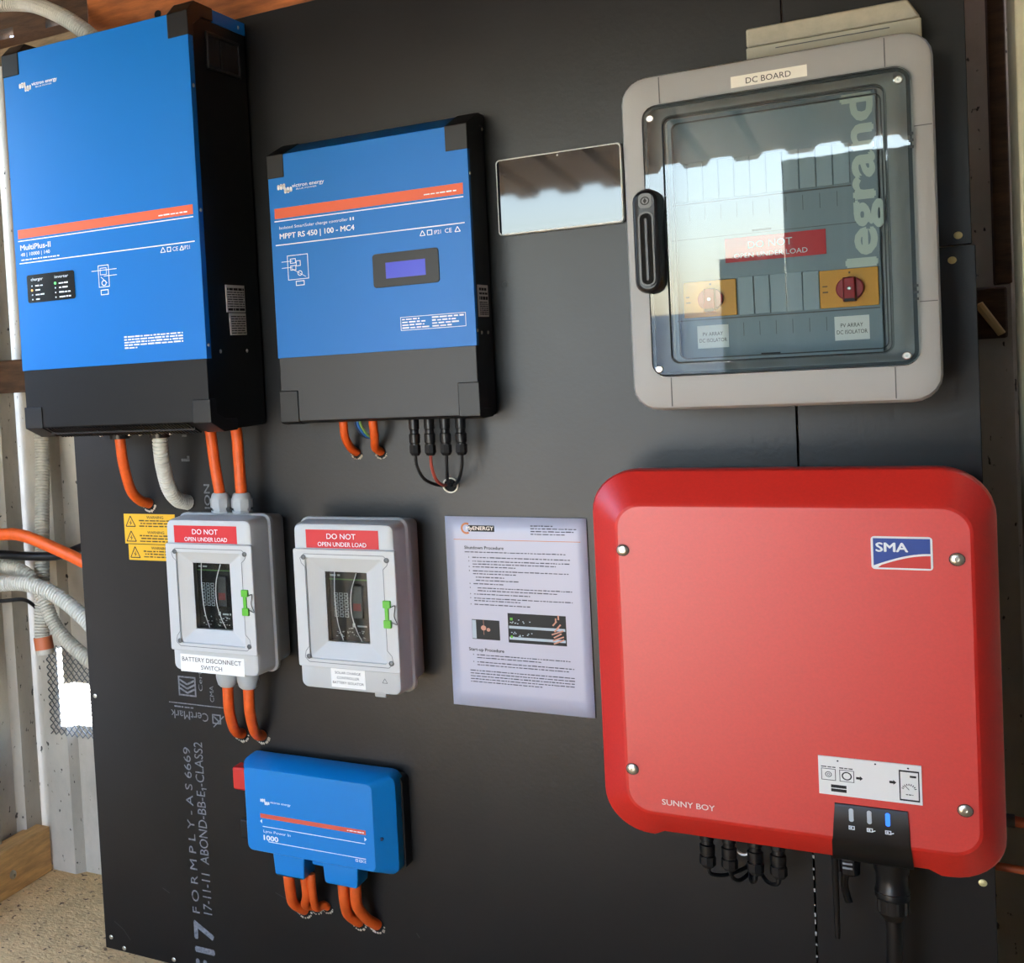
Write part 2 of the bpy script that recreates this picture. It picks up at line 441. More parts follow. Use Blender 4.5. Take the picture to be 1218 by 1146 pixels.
screw(bp, (-.553, .115, .10), .010, (1, 0, 0), STEEL, 'bolt', .006)
screw(beam, (.048, .018, 1.815), .009, (0, -1, 0), STEEL, 'bolt', .006)
MB().lathe((-.008, .0175, 1.822), (0, -1, 0), [(0, .007), (.0006, .007)], 14).build('bolt_hole', HOLE, beam)

# wire mesh over the opening in the back wall
mm = MB(); s = .0145; z0, z1, x0, x1 = .378, .580, -.532, -.37
i = 0; nz = int((z1-z0)/.0085)
for r_ in range(nz+1):
    z = z0+r_*.0085; pts = []
    n = int((x1-x0)/(s/2))
    for k in range(n+1):
        pts.append((x0+k*s/2, .262+(.002 if k % 2 else 0), z+(.0038 if (k+r_) % 2 else -.0038)))
    mm.tube(pts, .0014, 4, 1)
solo('wire_mesh', mm, WIRE, 'grey expanded wire mesh patch over the bright hole in the steel wall', 'mesh', (-.45, .262, z0))

# ------------------------------------------------------------------ plywood sheets with their stencils and fixings
p1 = thing('plywood_sheet', 'wide black phenolic plywood sheet carrying the blue devices and stencilled lettering', 'plywood', (.36, 0, .05))
MB().box(-.239, .9632, 0, .017, .05, 1.775).build('panel', PLY, p1, bevel=.001, seg=1)
p2 = thing('plywood_sheet', 'narrow black plywood sheet behind the red inverter, at the lower right', 'plywood', (1.065, 0, .05))
MB().box(.9648, 1.1665, 0, .017, .05, 1.2735).build('panel', PLY, p2, bevel=.001, seg=1)
p3 = thing('plywood_sheet', 'black plywood offcut at the upper right behind the grey distribution board', 'plywood', (1.065, 0, 1.275))
MB().box(.9648, 1.163, 0, .017, 1.2750, 1.775).build('panel', PLY, p3, bevel=.001, seg=1)
Y0 = -.0004
lettering(p1, STENCIL, [
    ('F O R M P L Y - A S 6669', .166, .479, -.0225, .0155, dict(rot=90)),
    ('17-11-11  ABOND-BB-E\u2081-CLASS2', .168, .492, .0035, .0185, dict(rot=90)),
    ('F17', .050, .150, .003, .041, dict(rot=90, bold=.03)),
    ('ION', .925, .969, .050, .012, dict(rot=90, bold=.02)),
    ('CertMark', -.058, .020, .5475, .0165, dict(rot=180)),
    ('Cert', .588, .625, .0115, .0085, dict(rot=90)), ('CMA', .570, .60, .034, .0085, dict(rot=90)),
], Y0, 'stencil_print')
def badge(poly_fn, name='stencil_badge', **kw):
    q = MB(); poly_fn(q); q.build(name, STENCIL, p1, **kw)
badge(lambda q: q.quad(-.061, .054, .5605, .5625, Y0), 'stencil_rule')
def b1_(q):
    q.frame(-.039, -.002, .576, .613, .003, Y0)
    for a in (.582, .590, .598): q.line(-.036, a+.008, -.0205, a, .0035, Y0); q.line(-.0205, a, -.005, a+.008, .0035, Y0)
badge(b1_, kind='stuff')
badge(lambda q: (q.frame(.028, .046, .530, .548, .0025, Y0), q.line(.031, .544, .044, .533, .003, Y0-.0001), q.line(.030, .524, .052, .546, .002, Y0-.0002)))
scr = random.Random(2); badge(lambda q: scribble(q, -.05, -.01, .5535, .0028, Y0, scr), 'stencil_small_print', kind='stuff')
badge(lambda q: (q.quad(-.004, .013, 1.011, 1.016, Y0), q.quad(.008, .013, 1.016, 1.021, Y0)), 'stencil_mark'); badge(lambda q: q.quad(.0, .010, 1.056, 1.060, Y0), 'stencil_mark')
sk = MB()   # pale scratches in the film
for a in ((-.215, .112, -.195, .100), (-.195, .100, -.18, .082), (-.10, .20, -.085, .193), (.135, .236, .155, .229), (.39, .216, .395, .209)):
    sk.line(*a, .0014, Y0)
sk.build('scratch', mat('scuffed_film', '3A3A3C', .7), p1, kind='stuff')
for pp, x, z in ((p3, 1.149, 1.287), (p2, 1.142, 1.256), (p2, 1.153, .444), (p1, -.227, .556), (p1, -.225, .078), (p1, -.196, .062), (p1, -.085, .064)):
    screw(pp, (x, 0, z), .0048 if x > 1 else .0042, (0, -1, 0), BRASS if z > .4 and x > 1 else STEEL)
MB().ring_flat(.584, 1.278, .003, .0045, Y0, 14).build('drill_mark', mat('scuffed_film', '3A3A3C'), p1)
chip = MB()
for k in range(26):   # chipped white edge along the lower part of the joint between the sheets
    z = .10+k*.0155+random.uniform(-.004, .004); chip.quad(.9625, .9625+random.uniform(.001, .0024), z, z+random.uniform(.002, .007), Y0)
chip.build('chipped_edge', mat('chip_white', 'B4B2AC', .8), p1, kind='stuff')

def cable_hole(x, z, r, parent=None, seed=0):
    rg = random.Random(seed); mb = MB()
    pts = [(x+r*(1.0+rg.uniform(-.08, .12))*math.cos(a*math.pi/10), z+r*(1.05+rg.uniform(-.08, .12))*math.sin(a*math.pi/10)) for a in range(20)]
    mb.flat(pts, -.0006); h = mb.build('cable_hole', HOLE, parent or p1)
    sp = MB()
    for a in range(11):
        t = math.radians(190+a*16+rg.uniform(-8, 8)); q = r*rg.uniform(.95, 1.02); w = r*rg.uniform(.10, .24)
        cx, cz = x+q*math.cos(t), z+q*math.sin(t)
        sp.flat([(cx-w, cz-w*.3), (cx+w*.6, cz-w), (cx+w, cz+w*.4), (cx-w*.3, cz+w)], -.0009)
    sp.build('splinter_rim', SPLINTER, h)

# ------------------------------------------------------------------ big blue inverter charger
RNG = random.Random(11)
def cap_piece(parent, x0, x1, poly):
    return MB().prism(poly, 'x', x0, x1).build('corner_cap', CAP, parent, bevel=.0015)
T = thing('inverter_charger', 'tall blue and black inverter charger, largest of the blue devices, at the upper left', 'inverter', (-.011, 0, 1.075))
X0, X1 = -.1945, .1725
body = [(-.209, 1.092), (-.209, 1.743), (-.006, 1.743), (-.006, 1.075), (-.165, 1.075)]
MB().prism(body, 'x', X0+.001, X1-.001).build('body', BLACK, T, bevel=.002)
fp = MB()
pan = [(-.2105, 1.1935), (-.2105, 1.7445), (-.150, 1.7445)]
inn = [(-.150, 1.7432), (-.2090, 1.7432), (-.2090, 1.1935)]
fp.prism(pan+inn, 'x', X0, X1)
fp.box(X1-.0015, X1+.0004, -.2105, -.1945, 1.1935, 1.7450); fp.box(X0-.0004, X0+.0015, -.2105, -.1945, 1.1935, 1.7450)
panel = fp.build('front_panel', BLUE, T, bevel=.0007, seg=1)
up_prof = [(-.2122, 1.7060), (-.2122, 1.7442), (-.1875, 1.7632), (-.125, 1.7632), (-.125, 1.7420), (-.165, 1.7400), (-.1935, 1.7250), (-.1935, 1.7060)]
dn_prof = [(-.2112, 1.1285), (-.2112, 1.0910), (-.1660, 1.0732), (-.118, 1.0732), (-.118, 1.0920), (-.160, 1.0945), (-.1900, 1.1050), (-.1900, 1.1285)]
for a, b in ((X0-.0015, X0+.034), (X1-.036, X1+.0018)): cap_piece(T, a, b, up_prof)
for a, b in ((X0-.0015, X0+.036), (X1-.031, X1+.0018)): cap_piece(T, a, b, dn_prof)
MB().box(X1-.012, X1+.0009, -.124, -.0065, 1.7405, 1.7612).build('rear_bracket', BLUE, T)
hd = thing_h = None
hb = MB()
hb.box(X1-.001, X1+.004, -.153, -.147, 1.662, 1.722); hb.box(X1-.001, X1+.004, -.041, -.035, 1.662, 1.722)
hb.box(X1-.001, X1+.004, -.147, -.041, 1.716, 1.722); hb.box(X1-.001, X1+.004, -.147, -.041, 1.662, 1.668)
ho = hb.build('carry_handle', BLACKP, T, bevel=.0015)
MB().box(X1-.001, X1+.0006, -.147, -.041, 1.668, 1.716).build('handle_recess', HOLE, ho)
MB().box(X1-.001, X1+.0018, -.105, -.100, 1.668, 1.716).build('handle_rib', BLACKP, ho)
# ventilation slots in the sloping lower front edge
gr = MB(); n = 46
for k in range(n):
    x = X0+.045+k*((X1-X0-.085)/n)
    vs = []
    for (yy, zz) in ((-.2065, 1.0915), (-.1685, 1.0742)):
        sx = .004 if yy > -.19 else 0
        vs += [(x+sx, yy-.0022, zz-.0022), (x+sx+.0026, yy-.0022, zz-.0022), (x+sx+.0026, yy, zz), (x+sx, yy, zz)]
    gr.add(vs, [(0, 1, 5, 4), (0, 4, 7, 3), (1, 2, 6, 5), (0, 3, 2, 1), (4, 5, 6, 7)])
gr.box(X0+.04, X1-.04, -.190, -.187, 1.0785, 1.0832)
gr.build('vent_grille', CAP, T, kind='stuff')
Y = -.2109
MB().quad(-.185, .1635, 1.4245, 1.4400, Y).build('orange_stripe', ORANGE_PRINT, panel)
def part(name, m, par, fn, **kw):
    mb = MB(); fn(mb); return mb.build(name, m, par, **kw)
for z in (1.4195, 1.3805): part('rule_line', WHITE_PRINT, panel, lambda q: q.quad(-.1855, .1635, z, z+.0017, Y))
part('subtitle_print', WHITE_PRINT, panel, lambda q: scribble(q, -.181, -.100, 1.3860, .0024, Y, RNG), kind='stuff')
part('web_address', WHITE_PRINT, panel, lambda q: scribble(q, .100, .153, 1.4285, .0022, Y-.0002, RNG), kind='stuff')
part('small_print', WHITE_PRINT, panel, lambda q: [scribble(q, .0205, .132 if k < 4 else .045, 1.2370-k*.0046, .0026, Y, RNG) for k in range(5)], kind='stuff')
part('approval_mark', WHITE_PRINT, panel, lambda q: (q.line(.100, 1.370, .109, 1.370, .0013, Y), q.line(.100, 1.370, .1045, 1.378, .0013, Y), q.line(.109, 1.370, .1045, 1.378, .0013, Y)))
part('approval_mark', WHITE_PRINT, panel, lambda q: q.frame(.112, .1195, 1.3695, 1.3775, .0013, Y))
part('approval_mark', WHITE_PRINT, panel, lambda q: (q.line(.1355, 1.370, .1395, 1.377, .0013, Y), q.line(.1395, 1.377, .1425, 1.370, .0013, Y), q.line(.1355, 1.370, .1425, 1.370, .0013, Y)))
def sch_(q):
    q.frame(-.023, -.0015, 1.3245, 1.3615, .0012, Y); q.frame(-.020, -.0045, 1.3115, 1.3205, .0014, Y)
    q.line(-.036, 1.353, .014, 1.353, .0011, Y-.0001); q.line(-.012, 1.343, .014, 1.343, .0011, Y-.0001)
    q.ring_flat(-.0125, 1.3315, .0035, .0050, Y, 12); q.frame(-.019, -.006, 1.345, 1.357, .001, Y-.0002); q.line(-.018, 1.342, -.006, 1.331, .001, Y-.0001)
part('wiring_symbol', WHITE_PRINT, panel, sch_, kind='stuff')
part('logo_mark', WHITE_PRINT, panel, lambda q: wave_logo(q, -.162, 1.6745, .026, .0165, Y))
lettering(panel, WHITE_PRINT, [('CE', .1225, .1325, 1.3700, .0068)], Y)
lettering(panel, WHITE_PRINT, [('victron energy', -.135, -.082, 1.6820, .0062, dict(bold=.02)), ('BLUE POWER', -.127, -.093, 1.6775, .0026),
    ('MultiPlus-II', -.1815, -.117, 1.4040, .0098, dict(bold=.015)), ('48 | 10000 | 140', -.1815, -.119, 1.3935, .0062, dict(bold=.01)), ('IP21', .1435, .154, 1.3705, .0062)], Y-.0001)
ip = MB().rbox(-.1715, -.0715, 1.3110, 1.3595, .004, (-.2104, -.2119), (0, 0)).build('indicator_panel', mat('gloss_black_film', '050506', .25), T)
lettering(ip, WHITE_PRINT, [('charger', -.1625, -.1370, 1.3490, .0054), ('inverter', -.1120, -.0835, 1.3490, .0054)], -.2121)
il = MB()
for k, z in enumerate((1.3400, 1.3325, 1.3245, 1.3165)):
    scribble(il, -.154, -.154+(.016, .010, .020, .008)[k], z-.0012, .0026, -.2121, RNG); scribble(il, -.104, -.104+(.019, .018, .024, .024)[k], z-.0012, .0026, -.2121, RNG)
    if k != 1: il.ring_flat(-.161, z, .0002, .0013, -.2121, 8)
    if k: il.ring_flat(-.1115, z, .0002, .0013, -.2121, 8)
il.build('indicator_marks', WHITE_PRINT, ip, kind='stuff')
MB().lathe((-.1615, -.2119, 1.3325), (0, -1, 0), [(0, .0022), (.0008, .0018)], 10).build('amber_light', LED_O, ip)
MB().lathe((-.1115, -.2119, 1.3405), (0, -1, 0), [(0, .0024), (.0008, .0020)], 10).build('green_light', LED_G, ip)
for y, z in ((-.2025, 1.627), (-.2025, 1.430), (-.2025, 1.215), (-.163, 1.204), (-.067, 1.203), (-.032, 1.750)):
    screw(T, (X1+.0003, y, z), .0033, (1, 0, 0))
for y0, y1, z0, z1 in ((-.131, -.063, 1.268, 1.313), (-.122, -.063, 1.230, 1.2665)):
    st = MB().box(X1-.001, X1+.0002, y0, y1, z0, z1).build('rating_label', LABEL, T)
    q = MB(); XS = X1+.0005
    def sbar(a, b, c, d): q.add([(XS, a, c), (XS, b, c), (XS, b, d), (XS, a, d)], [(0, 1, 2, 3)])
    rg = random.Random(int(z0*1000)); z = z1-.005
    while z > z0+.003:
        y = y0+.004; hh = .004 if rg.random() < .25 else .0017
        while y < y1-.006:
            w = rg.uniform(.004, .02); sbar(y, min(y+w, y1-.003), z-hh, z); y += w+.002
        z -= hh+.0022
    q.build('label_print', BLACK_PRINT, st, kind='stuff')
for x in (-.070, .012): MB().cyl((x, -.10, 1.0755), (x, -.10, 1.062), .020, .018, 18).build('cable_entry', BLACKP, T, smooth=True)
for x in (-.100, -.040, -.018, .043): screw(T, (x, -.115, 1.0755), .004, (0, 0, -1), STEEL, h=.008)

# ------------------------------------------------------------------ blue solar charge controller
T = thing('charge_controller', 'squarish blue and black solar charge controller with a small blue display, beside the tablet', 'charge controller', (.404, 0, 1.08))
X0, X1, Z0, Z1 = .2430, .5645, 1.0825, 1.5145
body = [(-.0955, Z0), (-.0955, Z1), (-.034, 1.536), (-.006, 1.536), (-.006, 1.078), (-.080, 1.078)]
MB().prism(body, 'x', X0+.001, X1-.001).build('body', mat('charcoal_powder_coat', '17171A', .45, bump=.05, bscale=900), T, bevel=.0015)
fp = MB(); pan = [(-.0972, 1.1865), (-.0972, 1.5150), (-.0345, 1.5375), (-.020, 1.5375)]
inn = [(-.020, 1.536), (-.0342, 1.5358), (-.0955, 1.5138), (-.0955, 1.1865)]
fp.prism(pan+inn, 'x', X0, X1)
fp.box(X1-.0012, X1+.0006, -.0972, -.087, 1.1865, 1.5150)
panel = fp.build('front_panel', BLUE, T, bevel=.0007, seg=1)
up_prof = [(-.0984, 1.4780), (-.0984, 1.5158), (-.0350, 1.5392), (-.008, 1.5392), (-.008, 1.520), (-.030, 1.520), (-.080, 1.500), (-.080, 1.4780)]
dn_prof = [(-.0984, 1.1325), (-.0984, 1.0812), (-.080, 1.0765), (-.030, 1.0765), (-.030, 1.090), (-.075, 1.092), (-.085, 1.100), (-.085, 1.1325)]
for a, b in ((X0-.0012, X0+.0285), (X1-.032, X1+.0014)): cap_piece(T, a, b, up_prof)
for a, b in ((X0-.0012, X0+.0315), (X1-.031, X1+.0014)): cap_piece(T, a, b, dn_prof)
Y = -.0976
MB().quad(.2515, .5560, 1.4125, 1.4290, Y).build('orange_stripe', ORANGE_PRINT, panel)
for z in (1.4075, 1.3690): part('rule_line', WHITE_PRINT, panel, lambda q: q.quad(.2505, .5560, z, z+.0017, Y))
part('web_address', WHITE_PRINT, panel, lambda q: scribble(q, .497, .546, 1.4180, .0022, Y-.0002, RNG), kind='stuff')
part('logo_mark', WHITE_PRINT, panel, lambda q: wave_logo(q, .2585, 1.4515, .0265, .0160, Y))
for x in (.488, .541): part('approval_mark', WHITE_PRINT, panel, lambda q: (q.line(x, 1.358, x+.008, 1.358, .0012, Y), q.line(x, 1.358, x+.004, 1.3655, .0012, Y), q.line(x+.008, 1.358, x+.004, 1.3655, .0012, Y)))
part('approval_mark', WHITE_PRINT, panel, lambda q: q.frame(.499, .507, 1.3575, 1.3655, .0012, Y))
lettering(panel, WHITE_PRINT, [('IP21', .510, .520, 1.3580, .0062), ('CE', .5260, .5365, 1.3580, .0068)], Y)
def sch_(q):
    q.frame(.269, .305, 1.3115, 1.3515, .0011, Y); q.frame(.282, .297, 1.3015, 1.3095, .0013, Y)
    for z in (1.332, 1.342): q.line(.259, z, .278, z, .0009, Y-.0001)
    for x0, x1, z0, z1 in ((.274, .284, 1.338, 1.346), (.274, .284, 1.327, 1.335), (.284, .292, 1.333, 1.342)): q.frame(x0, x1, z0, z1, .0011, Y-.0002)
    q.ring_flat(.290, 1.3215, .003, .0043, Y, 12); q.line(.276, 1.330, .300, 1.315, .0008, Y-.0001)
part('wiring_symbol', WHITE_PRINT, panel, sch_, kind='stuff')
part('data_frame', WHITE_PRINT, panel, lambda q: q.frame(.4510, .5510, 1.2165, 1.2375, .0009, Y))
def dat_(q):
    for k in range(4):
        scribble(q, .4535, .470+(.012, .022, .020, .028)[k]*.9, 1.2325-k*.0044, .0024, Y, RNG); scribble(q, .500, .548-(.0, .012, .006, .018)[k], 1.2325-k*.0044, .0024, Y, RNG)
part('small_print', WHITE_PRINT, panel, dat_, kind='stuff')
lettering(panel, WHITE_PRINT, [('victron energy', .2845, .3390, 1.4595, .0062, dict(bold=.012)), ('BLUE POWER', .2915, .3265, 1.4550, .0026),
    ('Isolated SmartSolar charge controller', .2585, .3750, 1.3950, .0050), ('II', .3785, .3850, 1.3950, .0050, dict(bold=.03)),
    ('MPPT RS 450 | 100 - MC4', .2585, .3850, 1.3795, .0088, dict(bold=.02))], Y-.0001)
dp = MB().rbox(.4115, .5150, 1.2855, 1.3380, .005, (-.0972, -.0990), (0, .0005)).build('display_bezel', CAP, T, smooth=True)
MB().quad(.4325, .4945, 1.2985, 1.3230, -.0992).build('display_window', LCD, dp)
st = MB().box(X1-.001, X1+.0004, -.077, -.026, 1.2295, 1.2775).build('rating_label', LABEL, T)
q = MB(); XS = X1+.0007; rg = random.Random(5)
for k, (z, hh) in enumerate(((1.273, .004), (1.266, .003), (1.260, .005), (1.252, .0016), (1.249, .0016), (1.246, .0016), (1.243, .0016), (1.240, .0016), (1.237, .0016), (1.234, .0016))):
    y = -.073
    while y < -.034:
        w = rg.uniform(.004, .014); q.add([(XS, y, z-hh), (XS, min(y+w, -.030), z-hh), (XS, min(y+w, -.030), z), (XS, y, z)], [(0, 1, 2, 3)]); y += w+.002
q.build('label_print', BLACK_PRINT, st, kind='stuff')
for y, z in ((-.0915, 1.442), (-.0915, 1.209), (-.071, 1.2055), (-.038, 1.2055), (-.018, 1.516)): screw(T, (X1+.0005, y, z), .0028, (1, 0, 0))

# ------------------------------------------------------------------ tablet
T = thing('tablet', 'thin wall-mounted tablet with a glossy black screen and bright silver rim', 'tablet', (.67, 0, 1.351))
MB().rbox(.5815, .7595, 1.3510, 1.4665, .006, (-.001, -.004, -.012, -.0145), (.003, .0, .0, .0008)).build('case', SILVER, T, smooth=True)
g = MB().rbox(.5838, .7572, 1.3533, 1.4642, .005, (-.0135, -.0149), (0, 0)).build('screen_glass', GLASS_BLK, T)
MB().quad(.5935, .7480, 1.3650, 1.4560, -.0150).build('display_area', mat('display_area_glass', '0C1016', .04), g)
MB().ring_flat(.672, 1.4606, .0004, .0014, -.0151, 10).build('camera_lens', LED_OFF, g)

# ------------------------------------------------------------------ grey distribution board with the clear door
T = thing('distribution_board', 'large grey enclosure with smoked clear door, black latch and rotary isolators inside', 'distribution board', (.955, 0, 1.082))
X0, X1, Z0, Z1 = .7820, 1.1280, 1.0835, 1.5310
OX0, OX1, OZ0, OZ1 = .8075, 1.1060, 1.1275, 1.4910      # opening for the door
fr = MB()
fr.rings([rr(X0+.006, X1-.006, Z0+.004, Z1-.006, .026, -.002), rr(X0+.002, X1-.002, Z0-.002, Z1-.002, .030, -.085), rr(X0, X1, Z0-.003, Z1, .032, -.095),
          rr(X0, X1, Z0-.001, Z1, .032, -.122), rr(X0+.0022, X1-.0022, Z0+.0022, Z1-.0022, .030, -.1282), rr(X0+.006, X1-.006, Z0+.006, Z1-.006, .028, -.130),
          rr(OX0, OX1, OZ0, OZ1, .018, -.130), rr(OX0, OX1, OZ0, OZ1, .018, -.092)], True, True)
box = fr.build('enclosure', GREY_BOX, T, smooth=True, ang=30)
GROOVE = mat('groove_shadow_grey', '5E5F5F', .7)
for x in (.8300, 1.0800):
    for z0, z1 in ((OZ1+.001, Z1-.004), (Z0+.004, OZ0-.001)): MB().box(x-.0006, x+.0006, -.1305, -.1295, z0, z1).build('joint_line', GROOVE, box)
for z in (1.4160, 1.2045): MB().box(OX1+.001, X1-.003, -.1305, -.1295, z-.0006, z+.0006).build('joint_line', GROOVE, box)
lb = MB().box(.9145, .9990, -.1307, -.1298, 1.4965, 1.5110).build('name_label', CREAM, T)
lettering(lb, BLACK_PRINT, [('DC BOARD', .9315, .9815, 1.4995, .0078)], -.1309)
# inside: deck, blank modules, isolators
dk = MB().box(.8330, 1.0690, -.100, -.0925, 1.1440, 1.4730).build('inner_deck', DECK, T, bevel=.002)
MB().box(.8335, 1.0685, -.1004, -.0998, 1.3098, 1.3106).build('deck_joint', GROOVE, dk)
for k in range(11): MB().box(.8375+k*.0184, .8375+k*.0184+.0176, -.1025, -.0995, 1.3600, 1.4110).build('blank_module', DECK2, dk, bevel=.0006, seg=1)
for k in range(5): MB().box(.9105+k*.0184, .9105+k*.0184+.0176, -.1025, -.0995, 1.2040, 1.2540).build('blank_module', DECK2, dk, bevel=.0006, seg=1)
for x0, x1, z in ((.8365, 1.040, 1.3575), (.8365, 1.066, 1.2015)): MB().box(x0, x1, -.1012, -.0996, z-.0012, z+.0004).build('rail_lip', GROOVE, dk)
for k in range(8): MB().box(.8960+k*.0187, .8966+k*.0187, -.1004, -.0998, 1.1760, 1.1940).build('module_mark', GROOVE, dk)
for k in range(11): MB().box(.8560+k*.0187, .8566+k*.0187, -.1004, -.0998, 1.3330, 1.3520).build('module_mark', GROOVE, dk)
for x, z in ((.940, 1.3135), (.945, 1.1510)): MB().box(x-.011, x+.011, -.1008, -.0998, z-.0012, z+.0012).build('pry_slot', HOLE, dk)
bl = MB(); put_text(bl, 'legrand', 1.2560, 1.4680, 1.0640, .0335, -.1006, rot=90, bold=.045)
bl.build('vertical_lettering', LOGO_GREY, dk)
for x0 in (.8455, 1.0025):
    cx, cz = x0+.0325, 1.2275
    pl = MB().box(x0, x0+.0628, -.1045, -.0995, 1.2045, 1.2525).build('isolator_plate', YELLOW_P, T, bevel=.0006, seg=1)
    MB().lathe((cx, -.1045, cz), (0, -1, 0), [(0, .0152), (.008, .0148), (.009, .0138)], 28).build('knob_disc', RED_P, pl, smooth=True)
    MB().rings([[(cx-.0075, -.113, cz-.0165), (cx+.0075, -.113, cz-.0165), (cx+.0075, -.113, cz+.0145), (cx-.0075, -.113, cz+.0145)],
                [(cx-.0062, -.124, cz-.0165), (cx+.0062, -.124, cz-.0165), (cx+.0055, -.120, cz+.0135), (cx-.0055, -.120, cz+.0135)]]).build('knob_grip', RED_P, pl, bevel=.0012)
    MB().quad(cx-.0055, cx+.0055, cz-.0163, cz-.0125, -.1243).build('grip_notch', BLACK_PRINT, pl)
    screw(pl, (cx, -.1222, cz), .0024)
    m_ = MB(); m_.quad(cx-.001, cx+.001, cz+.019, cz+.0215, -.1047)
    for a in (.004, .009): scribble(m_, x0+.003, x0+.009, cz+.010-a*1.5, .0018, -.1047, RNG)
    m_.build('plate_marks', mat('brown_ink', '6B4A10', .6), pl)
    lx = x0+.0145
    ll = MB().box(lx, lx+.0372, -.1012, -.0998, 1.1625, 1.1930).build('isolator_label', LABEL, T)
    lettering(ll, BLACK_PRINT, [('PV ARRAY', lx+.0065, lx+.0305, 1.1790, .0052), ('DC ISOLATOR', lx+.0022, lx+.0350, 1.1705, .0052)], -.1015)
rl = MB().box(.8970, 1.0110, -.1012, -.0998, 1.2740, 1.3060).build('warning_label', RED_LABEL, T)
lettering(rl, WHITE_PRINT, [('DO NOT', .9235, .9740, 1.2905, .0098), ('OPEN UNDER LOAD', .9070, .9905, 1.2785, .0068)], -.1015)
# door: clear moulded lid with a raised window, dark gasket around it
dr = MB()
dr.rings([rr(OX0+.0012, OX1-.0012, OZ0+.0012, OZ1-.0012, .017, -.128), rr(OX0+.0012, OX1-.0012, OZ0+.0012, OZ1-.0012, .017, -.138),
          rr(OX0+.003, OX1-.003, OZ0+.003, OZ1-.003, .015, -.1402), rr(.8325, 1.0800, 1.1435, 1.4720, .012, -.1402),
          rr(.8345, 1.0785, 1.1450, 1.4705, .011, -.154), rr(.8370, 1.0760, 1.1475, 1.4680, .009, -.156)], False, True)
door = dr.build('clear_door', CLEAR, T, smooth=True, ang=25)
GASK = mat('dark_gasket', '10181C', .4)
def band(x0, x1, z0, z1, w, y0, y1, m, par, nm, r=.014):
    return MB().rings([rr(x0, x1, z0, z1, r, y0), rr(x0, x1, z0, z1, r, y1), rr(x0+w, x1-w, z0+w, z1-w, max(r-w, .002), y1), rr(x0+w, x1-w, z0+w, z1-w, max(r-w, .002), y0)], closed=True).build(nm, m, par, smooth=True, ang=30)
band(OX0+.0015, OX1-.0015, OZ0+.0015, OZ1-.0015, .0042, -.1295, -.1318, GASK, T, 'gasket', .017)
band(.8325, 1.0800, 1.1435, 1.4720, .0028, -.1300, -.1390, GASK, door, 'inner_gasket', .012)
band(.8385, 1.0745, 1.1490, 1.4665, .0016, -.1020, -.1060, GASK, T, 'deck_gasket', .009)
for x, z in ((.819, 1.4725), (1.0930, 1.4725), (.8175, 1.1385), (1.0925, 1.1400)): screw(door, (x, -.1385, z), .0052, h=.003)
for zc in (1.3975, 1.2150):
    for k in range(3): MB().box(1.1015, 1.1062, -.1425, -.138, zc-.0085+k*.008, zc-.0055+k*.008).build('hinge_barrel', GASK, door)
hl = MB().rbox(.7965, .8300, 1.2400, 1.3790, .0165, (-.130, -.158, -.165, -.167), (.0, .0, .0025, .006)).build('latch', BLACKP, T, smooth=True, ang=30)
band(.8040, .8225, 1.2500, 1.3480, .0020, -.1665, -.1690, mat('grey_latch_rim', '5A5A58', .4), hl, 'latch_rim', .009)
MB().rbox(.8062, .8203, 1.2525, 1.3455, .007, (-.1672, -.1676), (0, 0)).build('latch_slot', HOLE, hl)
MB().rbox(.8112, .8158, 1.2570, 1.3400, .002, (-.1676, -.1705), (0, .001)).build('latch_lever', mat('steel_lever', '4A4C4E', .4), hl, smooth=True)
MB().rbox(.8050, .8215, 1.3520, 1.3725, .006, (-.1665, -.1680), (0, .0005)).build('latch_badge', mat('badge_grey', '6D7072', .4), hl)
b_ = MB().ring_flat(.8132, 1.3622, .0042, .0056, -.1683, 16); b_.flat([(.8132, 1.3660), (.8110, 1.3622), (.8132, 1.3584), (.8154, 1.3622)], -.1683); b_.build('badge_mark', BLACK_PRINT, hl)

# beige cable-entry cover above it
T = thing('cable_cover', 'flat beige cover with a chamfered corner on top of the grey distribution board', 'cover', (1.02, 0, 1.532))
MB().prism([(.926, 1.5600), (1.1175, 1.5600), (1.1045, 1.5850), (.926, 1.5850)], 'y', -.002, -.052).build('lid', BEIGE_BOX, T, bevel=.003)
MB().prism([(.926, 1.5325), (1.1180, 1.5325), (1.1180, 1.5590), (.926, 1.5590)], 'y', -.002, -.056).build('base', mat('pale_beige_base', 'C3BEA9', .6), T, bevel=.002)
e_ = MB(); scribble(e_, .990, 1.035, 1.5715, .0035, -.0524, RNG); e_.build('embossed_mark', BEIGE_BOX, T)
MB().box(.960, 1.085, -.0566, -.0555, 1.5520, 1.5532).build('seam', GROOVE, T)

